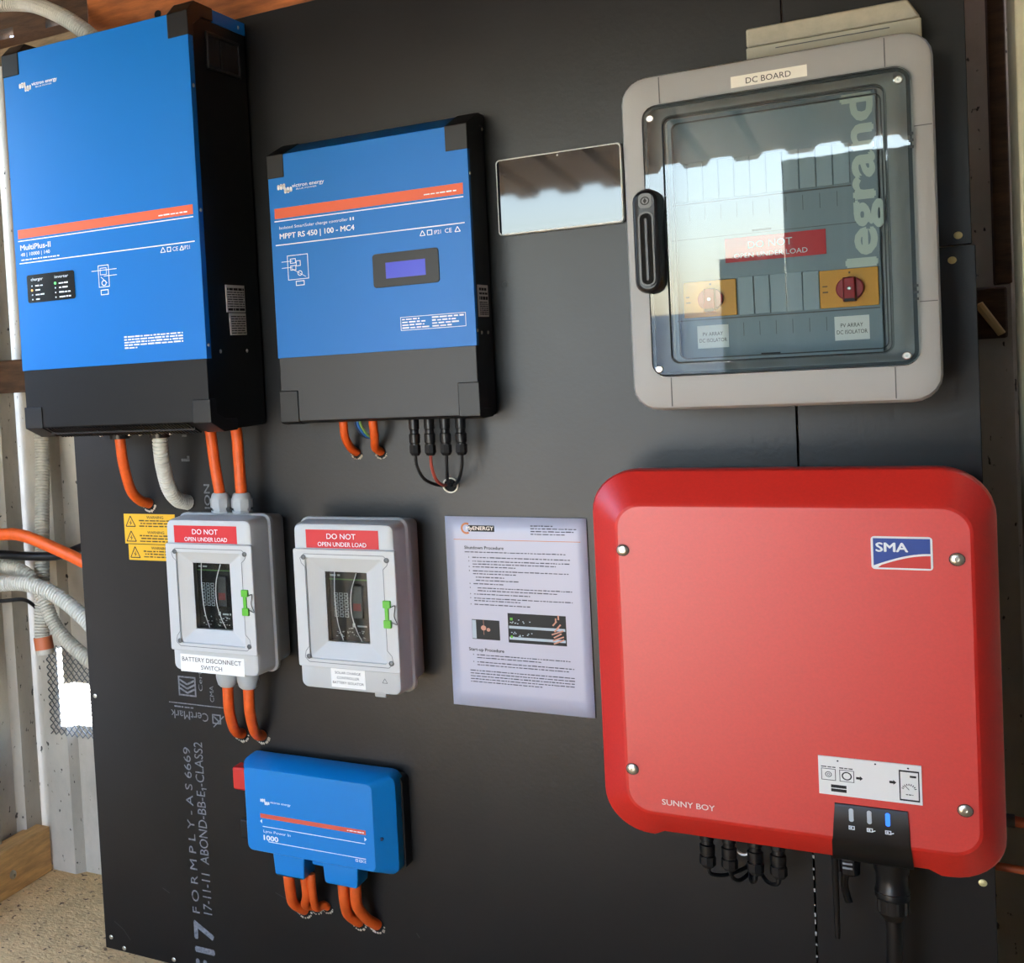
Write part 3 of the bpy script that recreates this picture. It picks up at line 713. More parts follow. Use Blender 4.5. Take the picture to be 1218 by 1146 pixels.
# ------------------------------------------------------------------ two grey isolator boxes
def isolator_box(x0, x1, z0, z1, d, label, lab, lab_box, lab_lines):
    cx = (x0+x1)/2
    T = thing('isolator_box', label, 'isolator box', (cx, 0, z0), 'clear-fronted battery isolator boxes')
    q = d-.133
    MB().rbox(x0+.001, x1-.001, z0+.003, z1-.003, .012, (-.001, -.060), (.002, .0)).build('back_box', PVC, T, smooth=True)
    cv = MB().rings([rr(x0-.008, x1+.005, z0-.004, z1+.003, .014, -.058), rr(x0-.009, x1+.006, z0-.005, z1+.004, .015, -.062), rr(x0-.009, x1+.006, z0-.005, z1+.004, .015, -.070),
                     rr(x0-.006, x1+.003, z0-.002, z1+.001, .013, -.074), rr(x0-.001, x1+.001, z0, z1, .012, -.124-q), rr(x0+.0015, x1-.0015, z0+.0015, z1-.0015, .011, -.131-q),
                     rr(x0+.005, x1-.005, z0+.005, z1-.005, .010, -d),
                     rr(x0+.026, x1-.022, z0+.0545, z1-.0585, .004, -d), rr(x0+.026, x1-.022, z0+.0545, z1-.0585, .004, -d+.034)], True, True)
    cover = cv.build('cover', PVC_W, T, smooth=True, ang=28)
    zc = (z0+z1)/2-.0005
    # breaker behind the window
    bx0, bx1, bz0, bz1 = cx-.0345, cx+.0345, zc-.0565, zc+.0565
    br = MB().box(bx0, bx1, -d+.032, -d+.018, bz0, bz1).build('breaker', mat('breaker_black', '101113', .55, spec=.3), T)
    yb = -d+.0177
    MB().quad(bx0, bx1, bz1-.0145, bz1-.0125, yb).build('green_band', mat('green_print', '4D7A3A', .5), br)
    mk = MB(); scribble(mk, bx0+.003, bx0+.020, bz1-.0085, .003, yb, RNG)
    for r_ in range(7):
        for c_ in range(3): mk.frame(bx0+.008+c_*.0085, bx0+.0145+c_*.0085, bz1-.040-r_*.0058, bz1-.0355-r_*.0058, .0009, yb)
    mk.quad(bx1-.032, bx1-.0275, bz0+.0225, bz0+.029, yb); scribble(mk, bx1-.024, bx1-.008, bz0+.0235, .0035, yb, RNG)
    for _ in range(26): 
        a, b = RNG.uniform(bx0+.006, bx1-.012), RNG.uniform(bz0+.004, bz0+.020); mk.quad(a, a+RNG.uniform(.001, .004), b, b+RNG.uniform(.0006, .002), yb)
    mk.build('breaker_print', mat('grey_print', 'C2C8CA', .5), br, kind='stuff')
    MB().box(bx1-.028, bx1-.012, -d+.019, -d+.012, zc-.018, zc+.034).build('toggle', mat('toggle_grey', '43474A', .35), br, bevel=.001)
    MB().quad(bx1-.027, bx1-.014, zc-.006, zc+.006, -d+.0117).build('toggle_flag', mat('dull_red', '7A2A2C', .5), br)
    # hinged front frame with clear window
    dz0, dz1 = z0+.0375, z1-.0405
    df = MB().rings([rr(x0+.001, x1+.003, dz0, dz1, .003, -d+.001), rr(x0+.001, x1+.003, dz0, dz1, .003, -d-.0065), rr(x0+.002, x1+.002, dz0+.001, dz1-.001, .003, -d-.0078),
                     rr(x0+.021, x1-.017, dz0+.013, dz1-.014, .004, -d-.0078), rr(x0+.022, x1-.018, dz0+.014, dz1-.015, .004, -d-.0040),
                     rr(cx-.0350, cx+.0350, zc-.0565, zc+.0570, .001, -d+.0060), rr(cx-.0350, cx+.0350, zc-.0565, zc+.0570, .001, -d+.0080)], closed=True)
    door = df.build('front_frame', PVC_W, T, smooth=True, ang=20)
    MB().box(cx-.0348, cx+.0348, -d+.0070, -d+.0078, zc-.0562, zc+.0567).build('window_pane', CLEAR2, door)
    for sx, pts in ((-1, ((-.018, .060), (-.020, .02), (-.017, -.025), (-.009, -.054))), (1, ((.018, .056), (.008, .025), (.007, -.01), (.014, -.036), (.022, -.053)))):
        MB().tube([(cx+a, -d+.0052, zc+b) for a, b in pts], .0007, 6, 8).build('window_glint', PVC_W, door, smooth=True)  # pale curved tubes imitating reflections on the clear window
    outl = MB()
    a0, a1, b0, b1 = x0+.016, x1-.011, dz0+.011, dz1-.009
    path = [(a0+.005, b1-.020), (a0-.001, b1-.014), (a0-.003, b1-.006), (a0+.004, b1+.001), (a1-.004, b1+.001), (a1+.004, b1-.006), (a1+.001, b1-.014), (a1-.005, b1-.020),
            (a1-.005, b0+.024), (a1+.002, b0+.016), (a1+.004, b0+.004), (a1-.004, b0-.003), (a0+.004, b0-.003), (a0-.003, b0+.004), (a0-.001, b0+.014), (a0+.005, b0+.022)]
    for p, n_ in zip(path, path[1:]+path[:1]): outl.line(p[0], p[1], n_[0], n_[1], .0011, -d-.0081)
    outl.build('door_outline', mat('shadow_line_grey', '6E7274', .5), door)
    for sx, sz in ((x0+.019, dz1-.0135), (x1-.010, dz1-.0145), (x0+.0195, dz0+.0165), (x1-.0105, dz0+.0155)):
        screw(door, (sx, -d-.0079, sz), .0042, m=mat('dark_screw', '5B5E60', .4, .6))
    ck = MB().box(x1-.0185, x1-.0065, -d-.0125, -d-.007, zc+.006, zc+.0175).box(x1-.0185, x1-.0065, -d-.0125, -d-.007, zc-.0255, zc-.0130).box(x1-.0165, x1-.0105, -d-.0105, -d-.007, zc-.0140, zc+.0070)
    cl = ck.build('lock_clip', LIME, T, bevel=.0008, seg=1)
    MB().tube([(x1-.006, -d-.010, zc+.008), (x1+.001, -d-.011, zc+.010), (x1-.001, -d-.011, zc-.006), (x1+.003, -d-.010, zc-.019), (x1-.006, -d-.010, zc-.016)], .0007, 5, 6).build('clip_wire', BLACKP, cl)
    r0, r1 = (x0+.016, x1-.0260) if lab[0] == 'B' else (x0+.022, x1-.0240)
    rl = MB().box(r0, r1, -d-.0006, -d+.001, z1-.0395, z1-.0100).build('warning_label', RED_LABEL, T)
    lettering(rl, WHITE_PRINT, [('DO NOT', r0+.0355, r0+.0840, z1-.0245, .0090), ('OPEN UNDER LOAD', r0+.0200, r0+.1010, z1-.0365, .0072)], -d-.0009)
    l0, l1, m0, m1 = lab_box
    wl_ = MB().box(l0, l1, -d-.0007, -d+.002, m0, m1).build('name_label', LABEL, T)
    lettering(wl_, BLACK_PRINT, [(s_, a, b, c, h) for s_, a, b, c, h in lab_lines], -d-.0010)
    return T
T1 = isolator_box(.0325, .1935, .6610, .9230, .133, 'grey isolator box with two orange cables entering its top and two leaving below', 'B', (.0465, .1680, .6605, .6905),
    [('BATTERY DISCONNECT', .0500, .1625, .6785, .0078), ('SWITCH', .0860, .1260, .6660, .0078)])
T2 = isolator_box(.2625, .4295, .6490, .9185, .119, 'grey isolator box without cables, standing beside the laminated notice', 'S', (.3150, .3720, .6545, .6860),
    [('SOLAR CHARGE', .3220, .3650, .6765, .0042), ('CONTROLLER', .3250, .3620, .6685, .0042), ('BATTERY ISOLATOR', .3175, .3695, .6605, .0042)])
MB().box(.3800, .3990, -.104, -.092, .6400, .6475).build('drain_plug', PVC, T2, bevel=.002)
tr_ = MB(); tr_.line(.400, .668, .404, .675, .001, -.1193); tr_.line(.404, .675, .408, .668, .001, -.1193); tr_.line(.400, .668, .408, .668, .001, -.1193); tr_.build('moulded_mark', mat('shadow_line_grey'), T2)
def gland(x, y, z, s, parent):
    mb = MB().lathe((x, y, z), (0, 0, s), [(0, .0175), (.004, .0175), (.004, .0150), (.009, .0150), (.009, .0185), (.024, .0185)], 8, phase=.3)
    mb.lathe((x, y, z+s*.024), (0, 0, s), [(0, .0172), (.008, .0145), (.010, .0125)], 16)
    return mb.build('cable_gland', PVC, parent, smooth=True, ang=30, bevel=0)
for x in (.1060, .1465): gland(x, -.066, .9275, 1, T1)
def lug_sock(x, parent): return MB().rbox(x-.018, x+.018, -.090, -.042, .004, (0, 0), (0, 0)) 
for x in (.0985, .1385):
    MB().lathe((x, -.066, .656), (0, 0, -1), [(0, .0195), (.020, .0190), (.030, .0165), (.034, .0125)], 20).build('cable_gland', PVC, T1, smooth=True)

# ------------------------------------------------------------------ laminated notice
T = thing('notice_sheet', 'laminated white notice of shutdown instructions with two small photos, hung on the plywood', 'notice', (.58, 0, .612))
pts = [(.4730, .6125), (.6870, .6120), (.6865, .9165), (.4735, .9175)]
pg = MB(); nx, nz = 14, 12; vs = []
def sheet(u, v, off):
    x = (pts[0][0]*(1-u)+pts[1][0]*u)*(1-v)+(pts[3][0]*(1-u)+pts[2][0]*u)*v; z = (pts[0][1]*(1-u)+pts[1][1]*u)*(1-v)+(pts[3][1]*(1-u)+pts[2][1]*u)*v
    return (x, -.0030-off-.0003*math.sin(u*3.1)*math.sin(v*5), z)
for j in range(nz+1):
    for i in range(nx+1): vs.append(sheet(i/nx, j/nz, 0))
pg.add(vs, [(j*(nx+1)+i, j*(nx+1)+i+1, (j+1)*(nx+1)+i+1, (j+1)*(nx+1)+i) for j in range(nz) for i in range(nx)])
paper = pg.build('paper', PAPER, T, smooth=True)
md = paper.modifiers.new('thick', 'SOLIDIFY'); md.thickness = .0007; md.offset = 1
Yp = -.0062
def onpage(mb):   # prints lie on the slightly wavy sheet
    out = []
    for x, y, z in mb.v:
        u = (x-.473)/.214; v = (z-.612)/.305; out.append((x, sheet(min(max(u, 0), 1), min(max(v, 0), 1), .0009)[1]+(y-Yp), z))
    mb.v = out; return mb
rg = random.Random(3)
hd = MB().quad(.5100, .5505, .8935, .9035, Yp); onpage(hd).build('header_plate', BLACK_PRINT, paper)
ar = MB()
for k in range(16):
    a0, a1 = math.radians(60+k*15), math.radians(75+k*15); c = (.5070, .8985)
    ar.flat([(c[0]+r_*math.cos(a), c[1]+r_*1.05*math.sin(a)) for r_, a in ((.0058, a0), (.0088, a0), (.0088, a1), (.0058, a1))], Yp-.0001)
ar.quad(.4860, .6770, .8800, .8809, Yp); onpage(ar).build('header_swirl', mat('orange_ink', 'C4713A', .4), paper)
ht = MB(); put_text(ht, 'MyENERGY', .5065, .5490, .8960, .0062, Yp-.0003, bold=.02); onpage(ht).build('header_lettering', mat('header_white', 'F2E6DA', .4), paper)
for s_, a, b, z in (('Shutdown Procedure', .5025, .5630, .8655), ('Start-up Procedure', .5020, .5565, .7025)):
    t_ = MB(); put_text(t_, s_, a, b, z, .0052, Yp, bold=.02); onpage(t_).build('heading', BLACK_PRINT, paper)
tx = MB()
for k, (a, b) in enumerate(((.605, .640), (.605, .672), (.605, .668), (.605, .655))): scribble(tx, a, b, .9030-k*.0043, .0018, Yp, rg)
rows = [(.5025, .655, .8600), (.514, .661, .8515), (.514, .660, .8455), (.514, .640, .8410), (.514, .580, .8365), (.514, .658, .8300), (.514, .580, .8255), (.518, .562, .8200), (.518, .585, .8150),
        (.514, .562, .8095), (.520, .662, .8030), (.520, .640, .7985), (.514, .600, .7930), (.514, .662, .7865), (.514, .585, .7825), (.514, .600, .7765),
        (.514, .655, .6955), (.514, .612, .6910), (.514, .660, .6840), (.514, .652, .6795), (.5025, .660, .6700), (.5025, .662, .6655), (.5025, .660, .6610), (.5025, .661, .6565), (.5025, .612, .6520)]
for a, b, z in rows: scribble(tx, a, b, z, .0017, Yp, rg)
for z in (.8515, .8455, .8365, .8300, .8095, .8030, .7930, .7865, .7765, .6955, .6840): tx.quad(.5080, .5092, z, z+.0018, Yp)
onpage(tx).build('small_print', GREY_INK, paper, kind='stuff')
ph = MB().quad(.5085, .5515, .7215, .7530, Yp); pa = onpage(ph).build('printed_photo', BLACK_PRINT, paper)
q_ = MB().quad(.5088, .5150, .7225, .7520, Yp-.0002); onpage(q_).build('photo_edge', mat('pale_ink', 'AFC0CC', .5), pa)
q_ = MB().ring_flat(.5265, .7400, .0001, .0042, Yp-.0002, 9).ring_flat(.5340, .7375, .0001, .0030, Yp-.0002, 9); q_.quad(.5265, .5270, .7290, .7540, Yp-.0002); onpage(q_).build('photo_patch', mat('salmon_ink', 'C98E78', .5), pa)
ph = MB().quad(.5645, .6510, .7195, .7660, Yp); pb = onpage(ph).build('printed_photo', BLACK_PRINT, paper)
q_ = MB()
for z in (.7420, .7245): q_.quad(.5660, .6495, z, z+.0042, Yp-.0002)
for _ in range(22): a, b = rg.uniform(.567, .60), rg.choice((.731, .752))+rg.uniform(-.004, .005); q_.quad(a, a+.002, b, b+.0012, Yp-.0002)
onpage(q_).build('photo_edge', mat('pale_ink', 'AFC0CC'), pb)
q_ = MB()
for k in range(9): q_.line(.632+rg.uniform(-.004, .01), .722+k*.0047, .640+rg.uniform(-.004, .008), .729+k*.0047, .0022, Yp-.0003)
onpage(q_).build('photo_patch', mat('salmon_ink', 'C98E78'), pb)
q_ = MB(); q_.quad(.568, .571, .727, .731, Yp-.0003); q_.quad(.568, .572, .755, .759, Yp-.0003); onpage(q_).build('photo_speck', LIME, pb)

# ------------------------------------------------------------------ yellow warning stickers beside the first isolator box
def warn(x0, x1, z0, z1, label):
    T = thing('warning_sticker', label, 'sticker', ((x0+x1)/2, 0, z0), 'yellow warning stickers')
    b = MB().box(x0, x1, -.0012, -.0002, z0, z1).build('sticker', YELLOW_LABEL, T)
    c = x0+.0145; h = (z1-z0); zb = z0+h*.16; zt = z1-h*.14
    m_ = MB(); w = .0017; y = -.0016
    m_.line(c-.0105, zb, c+.0105, zb, w, y); m_.line(c-.0105, zb, c, zt, w, y); m_.line(c+.0105, zb, c, zt, w, y)
    m_.flat([(c+.002, zb+.013), (c-.003, zb+.006), (c, zb+.0065), (c-.0015, zb+.001), (c+.003, zb+.0075), (c, zb+.007)], y)
    m_.build('warning_triangle', BLACK_PRINT, T)
    lettering(T, mat('brown_black_ink', '4A3A08', .6), [('WARNING', x0+.050, min(x0+.086, x1-.003), z1-.0085, .0052, dict(bold=.02))], y)
    s_ = MB(); rg = random.Random(int(z0*999))
    for k in range(3): scribble(s_, x0+.033+(k % 2)*.003, x1-.006, z1-.0135-k*.0052, .0026, y, rg)
    s_.build('small_print', mat('brown_black_ink'), T, kind='stuff')
warn(-.1350, -.0250, .8855, .9135, 'top yellow warning sticker of the three left of the isolator box')
warn(-.1350, -.0250, .8575, .8852, 'middle yellow warning sticker of the three left of the isolator box')
warn(-.1285, -.0200, .8265, .8560, 'bottom yellow warning sticker, set slightly right of the two above it')

# ------------------------------------------------------------------ red solar inverter
T = thing('solar_inverter', 'large red solar inverter with rounded corners and a black light panel, lower right', 'inverter', (.95, 0, .49))
def outline(x0, x1, z0, z1, r, y, notch=0.0):
    r_ = rr(x0, x1, z0, z1, r, y, 9); n = len(r_)
    a, b = x0+r, x1-r
    bot = [(a+(b-a)*t, y, z0+(notch if .03 < t < .96 else 0)) for t in (.014, .049, .073, .5, .919, .940, .978)]
    return r_[:30]+bot+r_[30:]
X0, X1, Z0, Z1 = .7225, 1.1752, .4925, 1.0015
hs = MB().rings([outline(X0+.012, X1-.012, Z0+.014, Z1-.012, .050, -.012), outline(X0+.012, X1-.012, Z0+.014, Z1-.012, .050, -.098)])
hs.build('housing', mat('dark_red_housing', '8E1610', .5), T, smooth=True)
lid = MB().rings([outline(X0+.001, X1-.001, Z0+.001, Z1-.001, .058, -.096, .006), outline(X0, X1, Z0, Z1, .058, -.100, .006), outline(X0, X1, Z0, Z1, .058, -.126, .006),
                  outline(X0+.002, X1-.002, Z0+.0025, Z1-.002, .057, -.132, .006), outline(X0+.031, X1-.0200, Z0+.037, Z1-.0385, .036, -.1608, .0),
                  outline(X0+.0355, X1-.0238, Z0+.0415, Z1-.0430, .031, -.1642), outline(X0+.0390, X1-.0270, Z0+.0455, Z1-.0460, .029, -.1655), outline(X0+.10, X1-.09, Z0+.13, Z1-.12, .02, -.16552)], True, True)
lid_o = lid.build('lid', RED_PAINT, T, smooth=True, ang=16)
for x, z in ((.767, .896), (1.135, .8955), (.767, .594), (1.135, .592)):
    s_ = screw(T, (x, -.1655, z), .0075, h=.003)
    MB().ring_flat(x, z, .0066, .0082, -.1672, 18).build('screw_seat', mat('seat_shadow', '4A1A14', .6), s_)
Y = -.1672
lg = MB().rbox(1.0495, 1.1115, .8810, .9215, .004, (-.165, Y), (0, 0)).build('brand_plate', mat('plate_white', 'E9ECEE', .35), T)
arc = [(1.0518+(1.1092-1.0518)*k/14, .8845+(.0155)*math.sin(min(1, k/14)*math.pi/2)) for k in range(15)]
MB().flat([(1.1092, .9192), (1.0518, .9192)]+[(x, z+.0012) for x, z in arc], Y-.0002).build('blue_field', LOGO_BLUE, lg)
MB().flat([(1.0560, .8832), (1.1092, .8832)]+[(x, z-.0014) for x, z in reversed(arc[2:])], Y-.0002).build('red_field', mat('plate_red', 'CF2E28', .4), lg)
lettering(lg, WHITE_PRINT, [('SMA', 1.0548, 1.0868, .9030, .0115, dict(bold=.03))], Y-.0004)
lettering(T, mat('pale_pink_print', 'F0D9D2', .5), [('SUNNY BOY', .8025, .8660, .5500, .0080, dict(bold=.012))], -.1668)
# guide sticker (its square code is left blank)
sk = MB().box(.9855, 1.0930, -.1674, -.1655, .5920, .6408).build('guide_sticker', LABEL, T)
Y = -.1678
part('guide_icon', BLACK_PRINT, sk, lambda q: (q.frame(.9885, 1.0040, .6105, .6255, .0007, Y), q.ring_flat(.9962, .6180, .0028, .0036, Y, 14), q.ring_flat(.9962, .6180, .0010, .0016, Y, 10)))
part('guide_icon', BLACK_PRINT, sk, lambda q: (q.frame(1.0080, 1.0235, .6105, .6255, .0007, Y), q.ring_flat(1.0157, .6180, .0040, .0054, Y, 16)))
def phone_(q):
    q.frame(1.0700, 1.0905, .5955, .6335, .0012, Y); q.quad(1.0700, 1.0905, .6315, .6335, Y-.0001); q.quad(1.0700, 1.0905, .5955, .5975, Y-.0001); q.quad(1.0810, 1.0875, .6250, .6275, Y)
    for k in range(9):
        a = math.radians(15+k*19); q.line(1.0800+.0055*math.cos(a), .6095+.0055*math.sin(a), 1.0800+.0078*math.cos(a), .6095+.0078*math.sin(a), .0009, Y)
    q.line(1.0800, .6095, 1.0765, .6135, .0007, Y); scribble(q, 1.0765, 1.084, .6030, .0012, Y, rg)
part('phone_drawing', BLACK_PRINT, sk, phone_, kind='stuff')
for z in (.6015, .5965): part('store_badge', BLACK_PRINT, sk, lambda q: q.quad(.9985, 1.0150, z, z+.0040, Y))
for x in (1.0255, 1.0600): part('arrow_mark', BLACK_PRINT, sk, lambda q: q.flat([(x, .6155), (x+.004, .6155), (x+.004, .6140), (x+.0072, .6170), (x+.004, .6200), (x+.004, .6185), (x, .6185)], Y))
for x, z in ((1.0065, .6362), (1.0460, .6372), (1.0795, .6362)): part('step_dot', BLACK_PRINT, sk, lambda q: q.ring_flat(x, z, .0001, .0011, Y, 8))
part('small_print', BLACK_PRINT, sk, lambda q: (scribble(q, .9885, 1.004, .6270, .0014, Y, rg), scribble(q, 1.0080, 1.0225, .6270, .0014, Y, rg)), kind='stuff')
# black light panel that wraps over the lower edge
bp_ = MB(); prof_ = [(-.1676, .5815, .0), (-.1688, .5785, .0), (-.1688, .5545, .002), (-.1674, .5400, .003), (-.1652, .5310, .0042), (-.1360, .4995, .0062), (-.1300, .4962, .0065), (-.118, .4955, .0065)]
vs = []
for y, z, e in prof_: vs += [(1.0015-e, y, z), (1.0775+e*.6, y, z)]
for y, z, e in prof_: vs += [(1.0015-e, y+.004, z+.001), (1.0775+e*.6, y+.004, z+.001)]
n = len(prof_); fs = []
for k in range(n-1):
    a = 2*k; fs += [(a, a+1, a+3, a+2), (a+2*n, a+2*n+2, a+2*n+3, a+2*n+1), (a, a+2, a+2+2*n, a+2*n), (a+1, a+1+2*n, a+3+2*n, a+3)]
fs += [(0, 2*n, 2*n+1, 1), (2*n-2, 2*n-1, 4*n-1, 4*n-2)]
lp = bp_.add(vs, fs).build('light_panel', mat('satin_black_panel', '111113', .38), T, smooth=True, ang=30)
for k, x in enumerate((1.0190, 1.0380, 1.0570)):
    MB().rbox(x-.0026, x+.0026, .5608, .5778, .0024, (-.1685, -.1696), (0, .0003)).build('status_light', LED_B if k == 2 else LED_OFF, lp)
    i_ = MB().frame(x-.0032, x+.0032, .5508, .5558, .0011, -.1691); i_.ring_flat(x-.0005, .5533, .0002, .0013, -.1691, 8)
    if k: i_.line(x+.0030, .5520, x+.0058, .5533, .0012, -.1691)
    i_.build('status_symbol', WHITE_PRINT, lp)
lv = MB().box(.7145, .7240, -.094, -.070, .588, .597).build('side_lever', BLACKP, T, bevel=.001)
MB().rbox(.7180, .7260, .5700, .6120, .006, (-.060, -.100), (0, .002)).build('side_boss', RED_PAINT, T, smooth=True)

# ------------------------------------------------------------------ plugs, antenna and cables under the red inverter
def connector(x, y, z0, z1, r, label, group, name='cable_connector'):
    T = thing(name, label, 'connector', (x, y, z1), group); L = z0-z1
    MB().lathe((x, y, z0), (0, 0, -1), [(0, r*.92), (L*.30, r*.92), (L*.32, r*.78), (L*.42, r*.78), (L*.44, r), (L*.66, r*.96), (L*.68, r*.80), (L*.72, r*.80)], 14).build('connector_body', BLACKP, T, smooth=True, ang=30)
    nut = MB().lathe((x, y, z1+L*.28), (0, 0, -1), [(0, r*1.05), (L*.20, r*1.05), (L*.28, r*.70)], 8).build('end_nut', CAP, T)
    return T
words_ = ('leftmost', 'second from left', 'third from left', 'rightmost')
mx = ((.8430, .0), (.8700, .0), (.9015, .0), (.9290, .0))
for k, (x, _) in enumerate(mx):
    connector(x, -.082, .4965, .440, .0098, 'black cable connector under the red inverter, %s of the four' % words_[k], 'connectors under the red inverter')
wires = [[(.8430, -.082, .441), (.846, -.08, .430), (.862, -.06, .424), (.884, -.03, .428), (.892, -.002, .437)],
         [(.8700, -.082, .441), (.873, -.078, .428), (.880, -.06, .420), (.890, -.03, .424), (.8935, -.002, .434)],
         [(.9015, -.082, .441), (.899, -.08, .429), (.893, -.06, .422), (.890, -.03, .430), (.8945, -.002, .438)],
         [(.9290, -.082, .441), (.926, -.08, .430), (.912, -.06, .424), (.900, -.03, .430), (.8965, -.002, .437)]]
for k, w_ in enumerate(wires):
    solo('black_wire', MB().tube(w_, .0028, 8, 8), BLACKP, 'thin black wire curling from the %s connector under the red inverter' % words_[k], 'wire', w_[0], 'wires under the red inverter', smooth=True)
gg = MB().rings([[(.886+q*math.cos(math.radians(a)), -.075+.002*t, .474+q*1.3*math.sin(math.radians(a))) for a in range(0, 360, 20)] for q, t in ((.0085, 0), (.0105, 0), (.0105, 2), (.0085, 2))], closed=True)
solo('cable_tie', gg, LABEL, 'small white tie ring between the connectors under the red inverter', 'cable tie', (.886, -.075, .46))
T = thing('antenna', 'slim black rod antenna hanging below the red inverter', 'antenna', (.9945, -.085, .371))
MB().lathe((.9945, -.085, .500), (0, 0, -1), [(0, .0048), (.020, .0048), (.022, .0040), (.120, .0034), (.128, .0030), (.1295, .001)], 12).build('rod', BLACKP, T, smooth=True)
T = thing('rotary_switch', 'ribbed black knob with dangling latch between the antenna and the large plug', 'switch', (1.0100, -.075, .413))
MB().lathe((1.0105, -.075, .500), (0, 0, -1), [(0, .010), (.012, .011), (.026, .012), (.040, .0115), (.043, .008)], 10).build('knob', BLACKP, T)
MB().tube([(1.006, -.068, .462), (1.003, -.064, .440), (1.005, -.062, .424), (1.0075, -.062, .414)], .0045, 8, 6).build('latch_tail', BLACKP, T, smooth=True)
for k in range(3): MB().box(1.003, 1.014, -.0875, -.0835, .468+k*.006, .4705+k*.006).build('knob_rib', mat('pale_rib', '8E9294', .4), T)
T = thing('mains_plug', 'thick round black plug and cable hanging below the red inverter light panel', 'plug', (1.0565, -.080, .05))
MB().lathe((1.0565, -.080, .504), (0, 0, -1), [(0, .0200), (.030, .0195), (.036, .0175), (.052, .0178), (.056, .0195), (.066, .0192), (.068, .0178), (.086, .0172), (.094, .0120), (.097, .0095)], 22).build('plug_body', BLACKP, T, smooth=True, ang=25)
MB().lathe((1.0565, -.080, .4475), (0, 0, -1), [(0, .0186), (.002, .0198), (.0045, .0186)], 22).build('collar_ring', mat('glossy_black_ring', '16171A', .15), T, smooth=True)
for k in range(10):
    a = math.radians(k*36); MB().box(1.0565+.0178*math.cos(a)-.0014, 1.0565+.0178*math.cos(a)+.0014, -.080+.0178*math.sin(a)-.0014, -.080+.0178*math.sin(a)+.0014, .420, .436).build('grip_rib', BLACKP, T)
MB().tube([(1.0565, -.080, .410), (1.0570, -.079, .380), (1.0560, -.076, .330), (1.054, -.07, .20), (1.05, -.06, .062)], .0090, 14, 8).build('cable', BLACKP, T, smooth=True)

# ------------------------------------------------------------------ blue busbar box at the lower left
T = thing('busbar_box', 'low blue moulded busbar box with orange cables below, near the stencilled lettering', 'busbar box', (.248, 0, .30))
MB().rbox(.1060, .3900, .3320, .4880, .010, (-.001, -.028), (0, .001)).build('base_tray', BLACKP, T, smooth=True)
cov = MB().rings([rr(.1110, .3860, .3300, .4970, .016, -.016), rr(.1110, .3860, .3300, .4970, .016, -.030), rr(.1125, .3850, .3310, .4965, .016, -.050), rr(.1265, .3590, .3415, .4880, .010, -.0775), rr(.1285, .3565, .3430, .4865, .009, -.0800)], True, True)
lids = cov.build('cover', BLUE_P, T, smooth=True, ang=22)
for x0, x1, zb in ((.1710, .2285, .3000), (.2615, .3230, .3030)):
    MB().rings([[(x0-.003, -.072, .352), (x1+.003, -.072, .352), (x1+.003, -.022, .352), (x0-.003, -.022, .352)], [(x0, -.074, .335), (x1, -.074, .335), (x1, -.022, .335), (x0, -.022, .335)],
                [(x0+.001, -.072, zb+.004), (x1-.003, -.072, zb+.004), (x1-.003, -.024, zb+.004), (x0+.001, -.024, zb+.004)], [(x0+.004, -.068, zb), (x1-.006, -.068, zb), (x1-.006, -.028, zb), (x0+.004, -.028, zb)]]).build('cable_shroud', BLUE_P, T, bevel=.004)
MB().box(.2310, .2590, -.050, -.022, .3220, .3400).build('cable_shroud_web', BLUE_P, T, bevel=.003)
Y = -.0803
MB().quad(.1545, .3430, .4020, .4095, Y).build('orange_stripe', mat('red_orange_print', 'D4553C', .5), lids)
for x, z in ((.1580, .3868), (.1670, .3612)): part('rule_line', WHITE_PRINT, lids, lambda q: q.quad(x, .3410, z, z+.0012, Y))
part('web_address', WHITE_PRINT, lids, lambda q: scribble(q, .3110, .3400, .4045, .0018, Y-.0002, RNG), kind='stuff')
part('arrow_mark', WHITE_PRINT, lids, lambda q: q.flat([(.1535, .3960), (.1572, .3995), (.1572, .3925)], Y)); part('arrow_mark', WHITE_PRINT, lids, lambda q: q.flat([(.3440, .3950), (.3403, .3985), (.3403, .3915)], Y))
for x in (.323, .3295): part('approval_mark', WHITE_PRINT, lids, lambda q: q.frame(x, x+.0045, .3550, .3595, .0009, Y))
part('logo_mark', WHITE_PRINT, lids, lambda q: wave_logo(q, .1560, .4255, .0175, .0105, Y))
lettering(lids, WHITE_PRINT, [('CE', .3350, .3410, .3550, .0045)], Y)
lettering(lids, WHITE_PRINT, [('victron energy', .1745, .2120, .4300, .0042, dict(bold=.01)), ('Lynx Power In', .1590, .2090, .3772, .0050), ('1000', .1590, .1855, .3640, .0090, dict(bold=.03))], Y-.0001)
for x, y in ((.1350, -.0775), (.3655, -.0705)): MB().lathe((x, y+.003, .3960), (0, -1, 0), [(0, .0030), (.0045, .0030)], 12).build('fixing_hole', mat('deep_blue_hole', '0A1E4A', .6), lids)
MB().box(.0860, .1120, -.045, -.012, .4300, .4710).build('red_terminal_cap', mat('red_cap', 'C8281E', .45), T, bevel=.004)
MB().box(.0880, .1120, -.030, -.006, .3380, .3720).build('black_terminal_cap', BLACKP, T, bevel=.003)

